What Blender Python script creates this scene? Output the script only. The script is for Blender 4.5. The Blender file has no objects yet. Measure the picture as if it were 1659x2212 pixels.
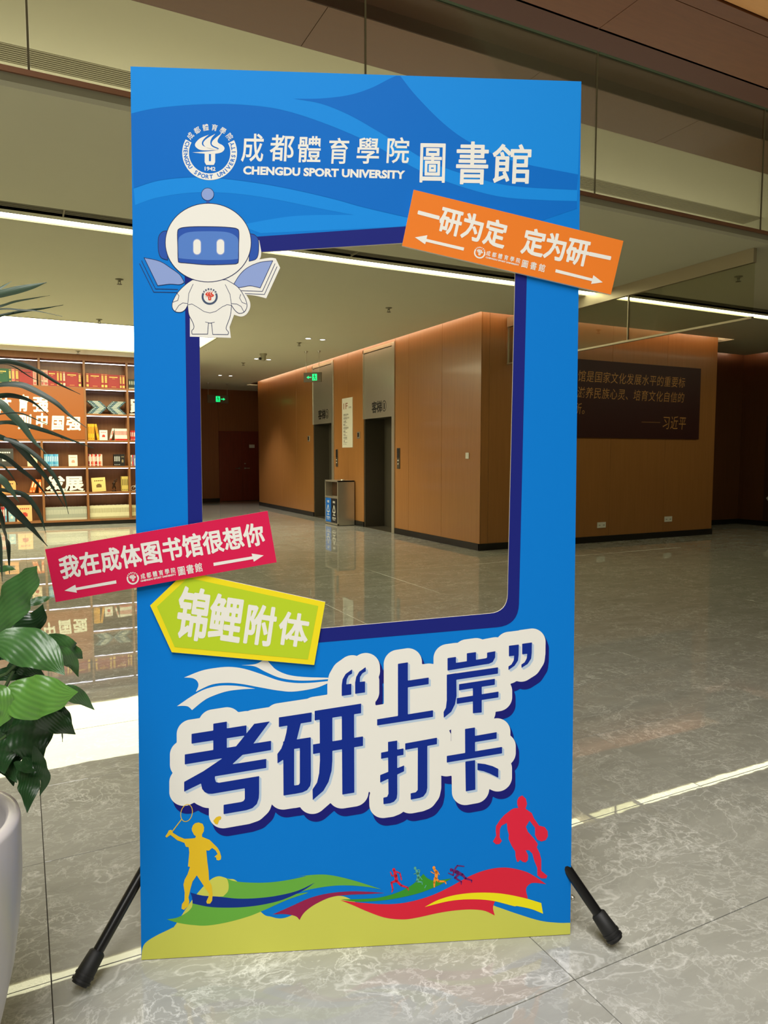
import bpy, bmesh, math, random
import numpy as np
from mathutils import Vector
random.seed(7)
scene = bpy.context.scene
COL = scene.collection

# ---------------------------------------------------------------- camera
PITCH, YAW, EYE, FPX = math.radians(4.48), math.radians(26.9), 1.37, 1543.0
cam_d = bpy.data.cameras.new('camera'); cam = bpy.data.objects.new('camera', cam_d); COL.objects.link(cam)
cam_d.sensor_fit = 'VERTICAL'; cam_d.sensor_height = 36; cam_d.lens = 36*FPX/2212
cam_d.clip_start = 0.05; cam_d.clip_end = 200
cam.location = (0, 0, EYE); cam.rotation_euler = (math.pi/2-PITCH, 0, -YAW)
scene.camera = cam
# ---------------------------------------------------------------- view and world
scene.view_settings.view_transform = 'Standard'; scene.view_settings.look = 'None'
scene.view_settings.gamma = 1; scene.view_settings.use_curve_mapping = False
scene.view_settings.exposure = 0.32
scene.cycles.max_bounces = 8; scene.cycles.diffuse_bounces = 4; scene.cycles.glossy_bounces = 4
scene.cycles.transparent_max_bounces = 12; scene.cycles.sample_clamp_indirect = 6
scene.cycles.caustics_reflective = False; scene.cycles.caustics_refractive = False
wd = bpy.data.worlds.new('world'); scene.world = wd; wd.use_nodes = True
wd.node_tree.nodes['Background'].inputs[0].default_value = (1, .95, .85, 1)
wd.node_tree.nodes['Background'].inputs[1].default_value = 0.02
# ---------------------------------------------------------------- large lamps of the hall (atrium ceiling luminaires), then added fill for the upper ceiling
def area(name, loc, rot, sx, sy, power, colr, spread=180):
    l = bpy.data.lights.new(name, 'AREA'); l.shape = 'RECTANGLE'; l.size = sx; l.size_y = sy
    l.energy = power; l.color = colr; l.spread = math.radians(spread)
    o = bpy.data.objects.new(name, l); COL.objects.link(o); o.location = loc; o.rotation_euler = rot
    return o
area('atrium_luminaire', (-.9, -.2, 5.95), (0, 0, 0), 3.0, 2.2, 135, (1, .975, .94), 120)
area('atrium_luminaire', (-1.6, -3.0, 5.95), (0, 0, 0), 3.4, 2.2, 245, (1, .975, .94), 132)
area('upper_ceiling_fill', (4.5, 11, 4.3), (math.pi, 0, 0), 17, 3.0, 165, (1, .95, .84))  # added fill, hidden behind the slab edge, brightens the upper ceiling
area('upper_ceiling_fill', (3, 6.2, 3.775), (math.pi, 0, 0), 18, .8, 60, (1, .95, .86))  # second added fill, kept out of sight, lifts the nearer wood boards
PANEL_E, STRIP_E, LED_E, COVE_E, DOWN_E = 5.5, 6.0, 5.0, 6.0, 12.0

# ---------------------------------------------------------------- helpers
def lin(c):
    return tuple(((x/255/12.92) if x/255 <= .04045 else ((x/255+.055)/1.055)**2.4) for x in c)+(1,)
MATS = {}
def mat(name, rgb, rough=.5, metal=0, emit=None, es=0, spec=.5, noise=0, nscale=20, stretch=(1,1,1), coat=0, bump=0, dark=None):
    if name in MATS: return MATS[name]
    m = bpy.data.materials.new(name); m.use_nodes = True; nt = m.node_tree; b = nt.nodes['Principled BSDF']
    c = lin(rgb); b.inputs['Base Color'].default_value = c
    b.inputs['Roughness'].default_value = rough; b.inputs['Metallic'].default_value = metal
    b.inputs['Specular IOR Level'].default_value = spec
    b.inputs['Coat Weight'].default_value = coat; b.inputs['Coat Roughness'].default_value = .1
    if noise or bump:
        tc = nt.nodes.new('ShaderNodeTexCoord'); mp = nt.nodes.new('ShaderNodeMapping'); mp.inputs['Scale'].default_value = stretch
        n = nt.nodes.new('ShaderNodeTexNoise'); n.inputs['Scale'].default_value = nscale; n.inputs['Detail'].default_value = 5
        nt.links.new(tc.outputs['Object'], mp.inputs[0]); nt.links.new(mp.outputs[0], n.inputs['Vector'])
        if noise:
            r = nt.nodes.new('ShaderNodeMix'); r.data_type = 'RGBA'
            d = lin(dark) if dark else tuple(x*(1-noise) for x in c[:3])+(1,)
            r.inputs[6].default_value = d; r.inputs[7].default_value = tuple(min(1, x*(1+noise*.5)) for x in c[:3])+(1,)
            nt.links.new(n.outputs[0], r.inputs[0]); nt.links.new(r.outputs[2], b.inputs['Base Color'])
        if bump:
            bp = nt.nodes.new('ShaderNodeBump'); bp.inputs['Strength'].default_value = bump; bp.inputs['Distance'].default_value = .002
            nt.links.new(n.outputs[0], bp.inputs['Height']); nt.links.new(bp.outputs[0], b.inputs['Normal'])
    if emit:
        b.inputs['Emission Color'].default_value = lin(emit); b.inputs['Emission Strength'].default_value = es
    MATS[name] = m; return m

def glass_mat(name, tint, refl=.5):
    m = bpy.data.materials.new(name); m.use_nodes = True; nt = m.node_tree; nt.nodes.clear()
    o = nt.nodes.new('ShaderNodeOutputMaterial'); t = nt.nodes.new('ShaderNodeBsdfTransparent'); g = nt.nodes.new('ShaderNodeBsdfGlossy')
    t.inputs[0].default_value = tint+(1,); g.inputs['Roughness'].default_value = .02
    f = nt.nodes.new('ShaderNodeFresnel'); f.inputs[0].default_value = 1.45
    k = nt.nodes.new('ShaderNodeMath'); k.operation = 'MULTIPLY'; k.inputs[1].default_value = refl
    x = nt.nodes.new('ShaderNodeMixShader')
    nt.links.new(f.outputs[0], k.inputs[0]); nt.links.new(k.outputs[0], x.inputs[0])
    nt.links.new(t.outputs[0], x.inputs[1]); nt.links.new(g.outputs[0], x.inputs[2]); nt.links.new(x.outputs[0], o.inputs[0])
    MATS[name] = m; return m

class MB:
    """collects shapes; build() links them as one mesh object"""
    def __init__(s): s.v = []; s.f = []; s.mi = []; s.sm = []
    def add(s, vs, fs, mi=0, smooth=False):
        n = len(s.v); s.v += [tuple(map(float, p)) for p in vs]
        for f in fs: s.f.append([n+i for i in f]); s.mi.append(mi); s.sm.append(smooth)
        return s
    def box(s, x0, x1, y0, y1, z0, z1, mi=0):
        v = [(x, y, z) for z in (z0, z1) for y in (y0, y1) for x in (x0, x1)]
        return s.add(v, [(0,2,3,1),(4,5,7,6),(0,1,5,4),(2,6,7,3),(0,4,6,2),(1,3,7,5)], mi)
    def bbox(s, x0, x1, y0, y1, z0, z1, b=.002, mi=0):
        """box with bevelled edges"""
        bm = bmesh.new(); bmesh.ops.create_cube(bm, size=1)
        for q in bm.verts: q.co = ((x0+x1)/2+q.co.x*(x1-x0), (y0+y1)/2+q.co.y*(y1-y0), (z0+z1)/2+q.co.z*(z1-z0))
        bmesh.ops.bevel(bm, geom=bm.edges[:], offset=b, segments=1, affect='EDGES')
        bm.verts.index_update()
        s.add([q.co for q in bm.verts], [[q.index for q in f.verts] for f in bm.faces], mi); bm.free(); return s
    def tube(s, pts, r, n=10, mi=0, cap=True):
        pts = [Vector(p) for p in pts]; rr = r if isinstance(r, (list, tuple)) else [r]*len(pts); vs = []; fs = []
        for i, p in enumerate(pts):
            d = (pts[min(i+1, len(pts)-1)]-pts[max(i-1, 0)]).normalized()
            a = d.cross(Vector((0, 0, 1))); a = a.normalized() if a.length > .01 else Vector((1, 0, 0)); b = d.cross(a)
            for k in range(n):
                t = 2*math.pi*k/n; vs.append(p+a*math.cos(t)*rr[i]+b*math.sin(t)*rr[i])
        for i in range(len(pts)-1):
            for k in range(n): fs.append((i*n+k, i*n+(k+1) % n, (i+1)*n+(k+1) % n, (i+1)*n+k))
        s.add(vs, fs, mi, True)
        if cap: s.add(vs[:n], [tuple(range(n))], mi); s.add(vs[-n:], [tuple(range(n))[::-1]], mi)
        return s
    def lathe(s, c, prof, n=40, mi=0, ax='z'):
        vs = []; fs = []
        for r, h in prof:
            for k in range(n):
                t = 2*math.pi*k/n; a, b = r*math.cos(t), r*math.sin(t)
                vs.append((c[0]+a, c[1]+b, c[2]+h) if ax == 'z' else ((c[0]+a, c[1]+h, c[2]+b) if ax == 'y' else (c[0]+h, c[1]+a, c[2]+b)))
        for i in range(len(prof)-1):
            for k in range(n): fs.append((i*n+k, i*n+(k+1) % n, (i+1)*n+(k+1) % n, (i+1)*n+k))
        return s.add(vs, fs, mi, True)
    def build(s, name, mats, parent=None, loc=(0, 0, 0), recalc=True):
        me = bpy.data.meshes.new(name); L = Vector(loc)
        me.from_pydata([tuple(Vector(v)-L) for v in s.v], [], s.f)
        for m in (mats if isinstance(mats, (list, tuple)) else [mats]): me.materials.append(m)
        me.polygons.foreach_set('material_index', s.mi); me.polygons.foreach_set('use_smooth', s.sm); me.update()
        if recalc:
            bm = bmesh.new(); bm.from_mesh(me); bmesh.ops.recalc_face_normals(bm, faces=bm.faces); bm.to_mesh(me); bm.free()
        o = bpy.data.objects.new(name, me); COL.objects.link(o); o.location = L
        if parent is not None: put(o, parent)
        return o
def put(o, parent):
    """parent o keeping its world place; unrotated parents only"""
    w = Vector(o.location); q = parent; off = Vector((0, 0, 0))
    while q is not None: off += Vector(q.location); q = q.parent
    o.parent = parent; o.location = w-off
def tag(o, label=None, cat=None, group=None, kind=None):
    for k, v in (('label', label), ('category', cat), ('group', group), ('kind', kind)):
        if v: o[k] = v
    return o
def thing(name, label, cat, loc=(0, 0, 0), group=None):
    o = bpy.data.objects.new(name, None); COL.objects.link(o); o.location = loc; o.empty_display_size = .1
    return tag(o, label, cat, group)
def copy_tree(o, parent=None):
    c = o.copy(); COL.objects.link(c)
    if parent is not None: c.parent = parent
    for ch in list(o.children): copy_tree(ch, c)
    return c
def struct(mb, name, mats, label=None, parent=None):
    o = mb.build(name, mats, parent)
    if parent is None: o['kind'] = 'structure'
    if label: o['label'] = label
    return o

# reading of survey sightings: a sighting (u, v) becomes the point where it meets a real plane
CF = np.array([math.sin(YAW)*math.cos(PITCH), math.cos(YAW)*math.cos(PITCH), -math.sin(PITCH)])
CR = np.array([math.cos(YAW), -math.sin(YAW), 0]); CU = np.cross(CR, CF); CC = np.array([0, 0, EYE])
def ray(x, y): return CF+CR*(x-829.5)/FPX-CU*(y-1106)/FPX
def meet(x, y, p0, n):
    d = ray(x, y); return CC+d*(np.dot(np.array(p0)-CC, n)/np.dot(d, n))
def along(x, y, r): return CC+ray(x, y)*r

# ---------------------------------------------------------------- flat print helpers
def curve_mesh(loops, offset=0):
    """fills closed 2D loops (even-odd), returns verts, faces"""
    cu = bpy.data.curves.new('tmp', 'CURVE'); cu.dimensions = '2D'; cu.fill_mode = 'BOTH'
    for lp in loops:
        sp = cu.splines.new('POLY'); sp.points.add(len(lp)-1)
        for i, p in enumerate(lp): sp.points[i].co = (p[0], p[1], 0, 1)
        sp.use_cyclic_u = True
    o = bpy.data.objects.new('tmp', cu); me = bpy.data.meshes.new_from_object(o)
    r = ([tuple(v.co[:2]) for v in me.vertices], [tuple(p.vertices) for p in me.polygons])
    bpy.data.objects.remove(o); bpy.data.curves.remove(cu); bpy.data.meshes.remove(me); return r
_gl = {}
def glyph(ch, off=0.0):
    k = (ch, off)
    if k not in _gl and off > .012 and len(ch) == 1: _gl[k] = bold_glyph(ch, off)
    if k not in _gl:
        cu = bpy.data.curves.new('tmp', 'FONT'); cu.body = ch; cu.size = 1; cu.offset = off; cu.resolution_u = 3
        o = bpy.data.objects.new('tmp', cu); COL.objects.link(o)
        me = bpy.data.meshes.new_from_object(o.evaluated_get(bpy.context.evaluated_depsgraph_get()))
        _gl[k] = ([tuple(v.co[:2]) for v in me.vertices], [tuple(p.vertices) for p in me.polygons])
        bpy.data.objects.remove(o); bpy.data.curves.remove(cu); bpy.data.meshes.remove(me)
    return _gl[k]
def smooth(pts, sub=6):
    """closed outline; plain points are rounded through (Catmull-Rom), points with a third value are corners"""
    n = len(pts); out = []
    for i in range(n):
        p0, p1, p2, p3 = pts[i-1], pts[i], pts[(i+1) % n], pts[(i+2) % n]
        a = np.array(p1[:2], float); b = np.array(p2[:2], float)
        m1 = (b-np.array(p0[:2]))/2 if len(p1) < 3 else (b-a)*.6
        m2 = (np.array(p3[:2])-a)/2 if len(p2) < 3 else (b-a)*.6
        for k in range(sub):
            t = k/sub; out.append(tuple((2*t**3-3*t**2+1)*a+(t**3-2*t**2+t)*m1+(-2*t**3+3*t**2)*b+(t**3-t**2)*m2))
    return out
class Flat:
    """flat print on a plane: W(a, b, lift) gives the 3D point"""
    def __init__(s, W): s.W = W; s.m = MB()
    def raw(s, vs, fs, f, lift, mi=0): s.m.add([s.W(*f(*p), lift) for p in vs], fs, mi); return s
    def shape(s, loops, f=lambda x, y: (x, y), lift=.0004, mi=0, sm=True):
        if not isinstance(loops[0][0], (tuple, list)): loops = [loops]
        lp = [[f(*p) for p in (smooth(l) if sm else [q[:2] for q in l])] for l in loops]
        vs, fs = curve_mesh(lp); s.m.add([s.W(*p, lift) for p in vs], fs, mi); return s
    def poly(s, pts, f=lambda x, y: (x, y), lift=.0004, mi=0): return s.shape([pts], f, lift, mi, False)
    def line(s, pts, w, f=lambda x, y: (x, y), lift=.0004, mi=0, cap=6):
        w = w if isinstance(w, (list, tuple)) else [w]*len(pts)
        for i in range(len(pts)-1):
            a, b = np.array(pts[i], float), np.array(pts[i+1], float); d = b-a; d = d/(np.linalg.norm(d)+1e-9); n = np.array([-d[1], d[0]])
            wa, wb = w[i]/2, w[i+1]/2
            vs = [a+n*wa, b+n*wb, b-n*wb, a-n*wa]
            if cap:
                t0 = math.atan2(n[1], n[0])
                vs = [a+wa*np.array([math.cos(t0+math.pi*k/cap), math.sin(t0+math.pi*k/cap)]) for k in range(cap+1)]+\
                     [b+wb*np.array([math.cos(t0+math.pi+math.pi*k/cap), math.sin(t0+math.pi+math.pi*k/cap)]) for k in range(cap+1)]
            s.m.add([s.W(*f(*p), lift) for p in vs], [tuple(range(len(vs)))], mi)
        return s
    def char(s, ch, c, w, up, f=lambda x, y: (x, y), off=.02, lift=.0006, mi=0):
        """CJK character centred on c; w and up are the width and height vectors"""
        vs, fs = glyph(ch, off); c, w, up = map(lambda q: np.array(q, float), (c, w, up))
        return s.raw([tuple(c+w*(x-.5)/.92+up*(y-.38)/.92) for x, y in vs], fs, f, lift, mi)
    def run(s, text, c0, c1, up, w, f=lambda x, y: (x, y), off=.02, lift=.0006, mi=0):
        c0, c1 = np.array(c0, float), np.array(c1, float); n = max(1, len(text)-1); d = c1-c0; L = np.linalg.norm(d)
        u = d/L if L > 0 else np.array([1., 0])
        for i, ch in enumerate(text):
            if ch != ' ': s.char(ch, c0+d*i/n, u*w, up, f, off, lift, mi)
        return s
    def words(s, text, p0, p1, up, f=lambda x, y: (x, y), off=.02, lift=.0006, mi=0):
        """latin text; p0 and p1 are the ends of its base line, up its cap height vector"""
        vs, fs = glyph(text, off); x0, x1 = min(v[0] for v in vs), max(v[0] for v in vs); y1 = max(v[1] for v in vs); y0 = min(0, min(v[1] for v in vs)) if off < 0 else 0
        p0, p1, up = map(lambda q: np.array(q, float), (p0, p1, up))
        return s.raw([tuple(p0+(p1-p0)*(x-x0)/(x1-x0)+up*(y/y1)) for x, y in vs], fs, f, lift, mi)
    def build(s, name, mats, parent=None): return s.m.build(name, mats, parent, parent.location if parent and parent.type == 'EMPTY' and False else (0, 0, 0), recalc=False)

def ellipse(cx, cy, rx, ry, rot=0, n=40):
    c, s_ = math.cos(rot), math.sin(rot)
    return [(cx+rx*math.cos(2*math.pi*k/n)*c-ry*math.sin(2*math.pi*k/n)*s_, cy+rx*math.cos(2*math.pi*k/n)*s_+ry*math.sin(2*math.pi*k/n)*c) for k in range(n)]
def field_mesh(polys, radius, shifts, step=.0025, pad=.08):
    """outline grown by radius around a set of polygons (distance field, marching squares)"""
    allp = np.concatenate([np.array(p) for p in polys]); x0, y0 = allp.min(0)-pad; x1, y1 = allp.max(0)+pad
    nx, ny = int((x1-x0)/step)+1, int((y1-y0)/step)+1
    X, Y = np.meshgrid(x0+np.arange(nx)*step, y0+np.arange(ny)*step); D = np.full(X.shape, 9.)
    for p in polys:
        p = np.array(p); q = np.roll(p, -1, 0); inside = np.zeros(X.shape, bool); d = np.full(X.shape, 9.)
        for a, b in zip(p, q):
            ab = b-a; t = np.clip(((X-a[0])*ab[0]+(Y-a[1])*ab[1])/(ab@ab+1e-12), 0, 1)
            d = np.minimum(d, np.hypot(X-a[0]-t*ab[0], Y-a[1]-t*ab[1]))
            c = (a[1] > Y) != (b[1] > Y)
            with np.errstate(divide='ignore', invalid='ignore'): xi = a[0]+(Y-a[1])*ab[0]/(ab[1] if ab[1] else 1e-12)
            inside ^= c & (X < xi)
        D = np.minimum(D, np.where(inside, -d, d))
    G = D
    for dx, dy in shifts:
        i, j = int(round(dx/step)), int(round(dy/step)); S = np.full(D.shape, 9.)
        S[max(j, 0):ny+min(j, 0), max(i, 0):nx+min(i, 0)] = D[max(-j, 0):ny-max(j, 0), max(-i, 0):nx-max(i, 0)]
        G = np.minimum(G, S)
    return march(G-radius, x0, y0, step)

def bold_glyph(ch, off):
    """glyph grown evenly by off, from the distance field of its outline"""
    vs, fs = glyph(ch, 0.0); cnt = {}
    for f in fs:
        for k in range(len(f)):
            e = (f[k], f[(k+1) % len(f)]); q = (min(e), max(e)); cnt[q] = cnt.get(q, 0)+1
    seg = [(np.array(vs[a]), np.array(vs[b])) for (a, b), c in cnt.items() if c == 1]
    return field_mesh_segs(seg, off, .011)
def field_mesh_segs(seg, radius, step):
    P = np.array([p for s_ in seg for p in s_]); x0, y0 = P.min(0)-radius-step*2; x1, y1 = P.max(0)+radius+step*2
    nx, ny = int((x1-x0)/step)+1, int((y1-y0)/step)+1
    X, Y = np.meshgrid(x0+np.arange(nx)*step, y0+np.arange(ny)*step); d = np.full(X.shape, 9.); inside = np.zeros(X.shape, bool)
    for a, b in seg:
        ab = b-a; t = np.clip(((X-a[0])*ab[0]+(Y-a[1])*ab[1])/(ab@ab+1e-12), 0, 1); d = np.minimum(d, np.hypot(X-a[0]-t*ab[0], Y-a[1]-t*ab[1]))
        c = (a[1] > Y) != (b[1] > Y); xi = a[0]+(Y-a[1])*ab[0]/(ab[1] if ab[1] else 1e-12); inside ^= c & (X < xi)
    return march(np.where(inside, -d, d)-radius, x0, y0, step)
def march(G, x0, y0, step):
    ny, nx = G.shape; vs = []; fs = []
    for j in range(ny-1):
        run0 = None
        for i in range(nx):
            if i < nx-1: c = (G[j, i], G[j, i+1], G[j+1, i+1], G[j+1, i]); full = max(c) < 0
            else: full = False; c = (1, 1, 1, 1)
            if full:
                if run0 is None: run0 = i
                continue
            if run0 is not None:
                a, b = x0+run0*step, x0+i*step; n = len(vs)
                vs += [(a, y0+j*step), (b, y0+j*step), (b, y0+(j+1)*step), (a, y0+(j+1)*step)]; fs.append((n, n+1, n+2, n+3)); run0 = None
            if min(c) < 0:
                cp = [(x0+i*step, y0+j*step), (x0+(i+1)*step, y0+j*step), (x0+(i+1)*step, y0+(j+1)*step), (x0+i*step, y0+(j+1)*step)]; o = []
                for k in range(4):
                    a, b = c[k], c[(k+1) % 4]
                    if a < 0: o.append(cp[k])
                    if (a < 0) != (b < 0):
                        t = a/(a-b); o.append((cp[k][0]+(cp[(k+1) % 4][0]-cp[k][0])*t, cp[k][1]+(cp[(k+1) % 4][1]-cp[k][1])*t))
                if len(o) > 2: n = len(vs); vs += o; fs.append(tuple(range(n, n+len(o))))
    return vs, fs

# ================================================================ materials of the building
def wood(name, rgb, dark, rough=.32, vertical=True, coat=.15):
    m = mat(name, rgb, rough, noise=.18, nscale=3.0, stretch=(9, 9, .5) if vertical else (1, 8, 8), dark=dark, coat=coat)
    return m
M_WALL = wood('walnut_laminate', (166, 114, 64), (154, 104, 56), rough=.30)
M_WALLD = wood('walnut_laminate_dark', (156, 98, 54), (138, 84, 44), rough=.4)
M_WALLE = wood('walnut_laminate_shaded', (104, 64, 38), (90, 54, 30), rough=.4)  # darker copy of the wall laminate, dimness of the alcove put into its colour
M_DOOR = wood('red_brown_door_veneer', (140, 58, 34), (108, 44, 24), rough=.4)
M_CASE = wood('bookcase_veneer', (150, 98, 58), (122, 76, 42), rough=.45)
M_CEILW = wood('ceiling_wood_laminate', (118, 70, 36), (104, 60, 30), rough=.5, vertical=False)
M_CEILD = mat('shaded_recess_wood', (84, 46, 26), .6)  # darker than the boards: shade of the recess put into the colour
M_CEILL = wood('light_wood_laminate', (236, 176, 100), (222, 158, 84), rough=.5, vertical=False)
M_PLAST = mat('cream_plaster', (224, 221, 196), .85, noise=.03, nscale=2)
M_PLASTG = mat('grey_plaster', (172, 166, 142), .8)
M_SLOT = mat('slot_grey', (150, 144, 118), .6)
M_BLACK = mat('black_stone', (26, 25, 24), .25)
M_STEEL = mat('brushed_steel', (206, 200, 184), .3, .75, noise=.12, nscale=6, stretch=(1, 60, 1))
M_STEELD = mat('dark_steel', (100, 93, 80), .38, .6)
M_COPPER = mat('copper_trim', (178, 128, 104), .35, .6)
M_RIM = mat('pale_metal_trim', (196, 184, 158), .35, .5)
M_DARK = mat('near_black', (22, 20, 18), .5)
M_WHITE = mat('white_plastic', (232, 230, 222), .4)
M_PANEL = mat('luminous_ceiling', (250, 250, 235), .6, emit=(255, 252, 208), es=PANEL_E)
M_STRIP = mat('strip_diffuser', (250, 250, 235), .6, emit=(255, 251, 204), es=STRIP_E)
M_LED = mat('shelf_led', (250, 250, 255), .6, emit=(236, 236, 255), es=LED_E)
M_COVE = mat('cove_led', (255, 220, 190), .6, emit=(255, 220, 186), es=COVE_E)
M_DOWN = mat('downlight_lamp', (255, 255, 255), .6, emit=(248, 250, 255), es=DOWN_E)
M_GREEN = mat('exit_green', (30, 230, 120), .5, emit=(20, 235, 120), es=1.3)
M_GLASS = glass_mat('smoky_glass', (.88, .88, .80))
M_GLASSE = mat('glass_edge_green', (120, 142, 118), .15)

def marble():
    m = bpy.data.materials.new('grey_marble'); m.use_nodes = True; nt = m.node_tree; b = nt.nodes['Principled BSDF']; N = nt.nodes.new; Lk = nt.links.new
    g = N('ShaderNodeNewGeometry'); oi = N('ShaderNodeObjectInfo'); sc = N('ShaderNodeVectorMath'); sc.operation = 'SCALE'; sc.inputs['Scale'].default_value = 37.
    cb = N('ShaderNodeCombineXYZ'); Lk(oi.outputs['Random'], cb.inputs[0]); Lk(oi.outputs['Random'], cb.inputs[2]); Lk(cb.outputs[0], sc.inputs[0])
    ad = N('ShaderNodeVectorMath'); Lk(g.outputs['Position'], ad.inputs[0]); Lk(sc.outputs[0], ad.inputs[1])
    wn = N('ShaderNodeTexNoise'); wn.inputs['Scale'].default_value = 2.2; wn.inputs['Detail'].default_value = 6; Lk(ad.outputs[0], wn.inputs['Vector'])
    ws = N('ShaderNodeVectorMath'); ws.operation = 'SCALE'; ws.inputs['Scale'].default_value = .30; Lk(wn.outputs['Color'], ws.inputs[0])
    wa = N('ShaderNodeVectorMath'); Lk(ad.outputs[0], wa.inputs[0]); Lk(ws.outputs[0], wa.inputs[1])
    def vein(scale, width, det, st):
        mp = N('ShaderNodeMapping'); mp.inputs['Scale'].default_value = st; mp.inputs['Rotation'].default_value = (0, 0, .35); Lk(wa.outputs[0], mp.inputs[0])
        v = N('ShaderNodeTexNoise'); v.inputs['Scale'].default_value = scale; v.inputs['Detail'].default_value = det; v.inputs['Roughness'].default_value = .6; Lk(mp.outputs[0], v.inputs['Vector'])
        q = N('ShaderNodeMath'); q.operation = 'SUBTRACT'; q.inputs[1].default_value = .5; Lk(v.outputs[0], q.inputs[0])
        a = N('ShaderNodeMath'); a.operation = 'ABSOLUTE'; Lk(q.outputs[0], a.inputs[0])
        r = N('ShaderNodeMapRange'); r.inputs['From Max'].default_value = width; r.inputs['To Min'].default_value = 1; r.inputs['To Max'].default_value = 0; Lk(a.outputs[0], r.inputs[0])
        return r
    v1, v2, v3 = vein(1.2, .006, 5, (.7, 1.3, 1)), vein(6, .016, 9, (1.2, .9, 1)), vein(13, .03, 10, (.8, 1.5, 1))
    mk = N('ShaderNodeTexNoise'); mk.inputs['Scale'].default_value = 2.6; mk.inputs['Detail'].default_value = 7; Lk(ad.outputs[0], mk.inputs['Vector'])
    mr = N('ShaderNodeMapRange'); mr.inputs['From Min'].default_value = .34; mr.inputs['From Max'].default_value = .6; Lk(mk.outputs[0], mr.inputs[0])
    def mul(a, k):
        q = N('ShaderNodeMath'); q.operation = 'MULTIPLY'; Lk(a.outputs[0], q.inputs[0])
        if isinstance(k, float): q.inputs[1].default_value = k
        else: Lk(k.outputs[0], q.inputs[1])
        return q
    def add(a, c):
        q = N('ShaderNodeMath'); q.operation = 'ADD'; q.use_clamp = True; Lk(a.outputs[0], q.inputs[0]); Lk(c.outputs[0], q.inputs[1]); return q
    tot = add(add(mul(v1, .5), mul(mul(v2, .6), mr)), mul(mul(v3, .42), mr))
    base = N('ShaderNodeMix'); base.data_type = 'RGBA'; base.inputs[6].default_value = lin((142, 141, 132)); base.inputs[7].default_value = lin((188, 187, 177))
    mp2 = N('ShaderNodeMapping'); mp2.inputs['Scale'].default_value = (1.2, 5, 1); Lk(wa.outputs[0], mp2.inputs[0])
    n2 = N('ShaderNodeTexNoise'); n2.inputs['Scale'].default_value = 2.2; n2.inputs['Detail'].default_value = 8; n2.inputs['Roughness'].default_value = .62; Lk(mp2.outputs[0], n2.inputs['Vector'])
    Lk(n2.outputs[0], base.inputs[0])
    c = N('ShaderNodeMix'); c.data_type = 'RGBA'; Lk(tot.outputs[0], c.inputs[0]); Lk(base.outputs[2], c.inputs[6]); c.inputs[7].default_value = lin((222, 221, 214)); Lk(c.outputs[2], b.inputs['Base Color'])
    b.inputs['Roughness'].default_value = .015; b.inputs['IOR'].default_value = 1.5
    bn = N('ShaderNodeTexNoise'); bn.inputs['Scale'].default_value = 9; bn.inputs['Detail'].default_value = 2; Lk(ad.outputs[0], bn.inputs['Vector'])
    bp = N('ShaderNodeBump'); bp.inputs['Strength'].default_value = .02; bp.inputs['Distance'].default_value = .004; Lk(bn.outputs[0], bp.inputs['Height']); Lk(bp.outputs[0], b.inputs['Normal'])
    return m
M_MARBLE = marble()

# ================================================================ floor
XW, YP, ZC = 5.88, 8.535, 3.35          # lift wall plane, plaque wall plane, lower ceiling
TX, TY, OX, OY = 1.2262, .6147, .0245, 1.3565
f = MB().box(-9, 16, -8, 23, -.2, -.004); floor = struct(f, 'floor', mat('tile_grout', (58, 52, 44), .8))
tm = MB().bbox(0, TX-.0028, 0, TY-.0028, -.012, 0, .0008)
tile0 = None; far = MB(); ntile = 0
for i in range(-8, 14):
    for j in range(-16, 36):
        x, y = OX+i*TX, OY+j*TY
        cx, cy = x+TX/2, y+TY/2
        if not (-9 < cx < 16 and cy < 22): continue
        d = np.array([cx, cy, 0])-CC; dz = d@CF
        vis = dz > .3 and -750 < FPX*(d@CR)/dz+829.5-829.5 < 1000+300 and cy < 10.6 and cx < 11
        if vis and ntile < 298:
            if tile0 is None: tile0 = o = tm.build('tile', M_MARBLE, floor)
            else: o = tile0.copy(); COL.objects.link(o)
            o.location = (x, y, random.uniform(-.0002, .0002)); o.rotation_euler = (random.uniform(-.0004, .0004), random.uniform(-.0004, .0004), 0); ntile += 1
        else:
            far.box(x, x+TX-.0028, y, y+TY-.0028, -.012, 0)
tag(far.build('tile_field', M_MARBLE, floor), 'rest of the grey marble floor tiles', kind='stuff')

# ================================================================ walls
def panelled(name, axis, plane, spans, z0, z1, m, side=-1, back=None, base=True, label=None, thick=.012):
    """wall of boards: axis 'y' runs along y at x=plane (faces -x), axis 'x' runs along x at y=plane (faces -y)"""
    a, b = spans[0][0], spans[-1][1]; w = MB()
    for s0, s1 in [(max(s0, a+.014), min(s1, b-.002)) for s0, s1 in spans]:
        if axis == 'y': w.box(plane+thick, plane+.12, s0, s1, z0, z1)
        else: w.box(s0, s1, plane+thick, plane+.12, z0, z1)
    wall = struct(w, name, M_DARK, label)
    for s0, s1 in spans:
        p = MB()
        if axis == 'y': p.bbox(plane, plane+thick, s0+.002, s1-.002, z0+(.1 if base else 0), z1, .0015)
        else: p.bbox(s0+.002, s1-.002, plane, plane+thick, z0+(.1 if base else 0), z1, .0015)
        p.build('panel', m, wall)
    return wall
ZT = 3.6
E1, E2 = (11.16, 12.45), (13.9, 15.1)      # lift openings along y
panelled('wall_right', 'y', XW, [(YP, 9.6), (9.6, 10.67), (10.67, E1[0])], 0, ZT, M_WALL)
panelled('wall_right', 'y', XW, [(E1[1], 13.18), (13.18, E2[0])], 0, ZT, M_WALL)
panelled('wall_right', 'y', XW, [(E2[1], 16.2), (16.2, 17.29), (17.29, 18.27), (18.27, 19.25)], 0, ZT, M_WALL)
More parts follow.
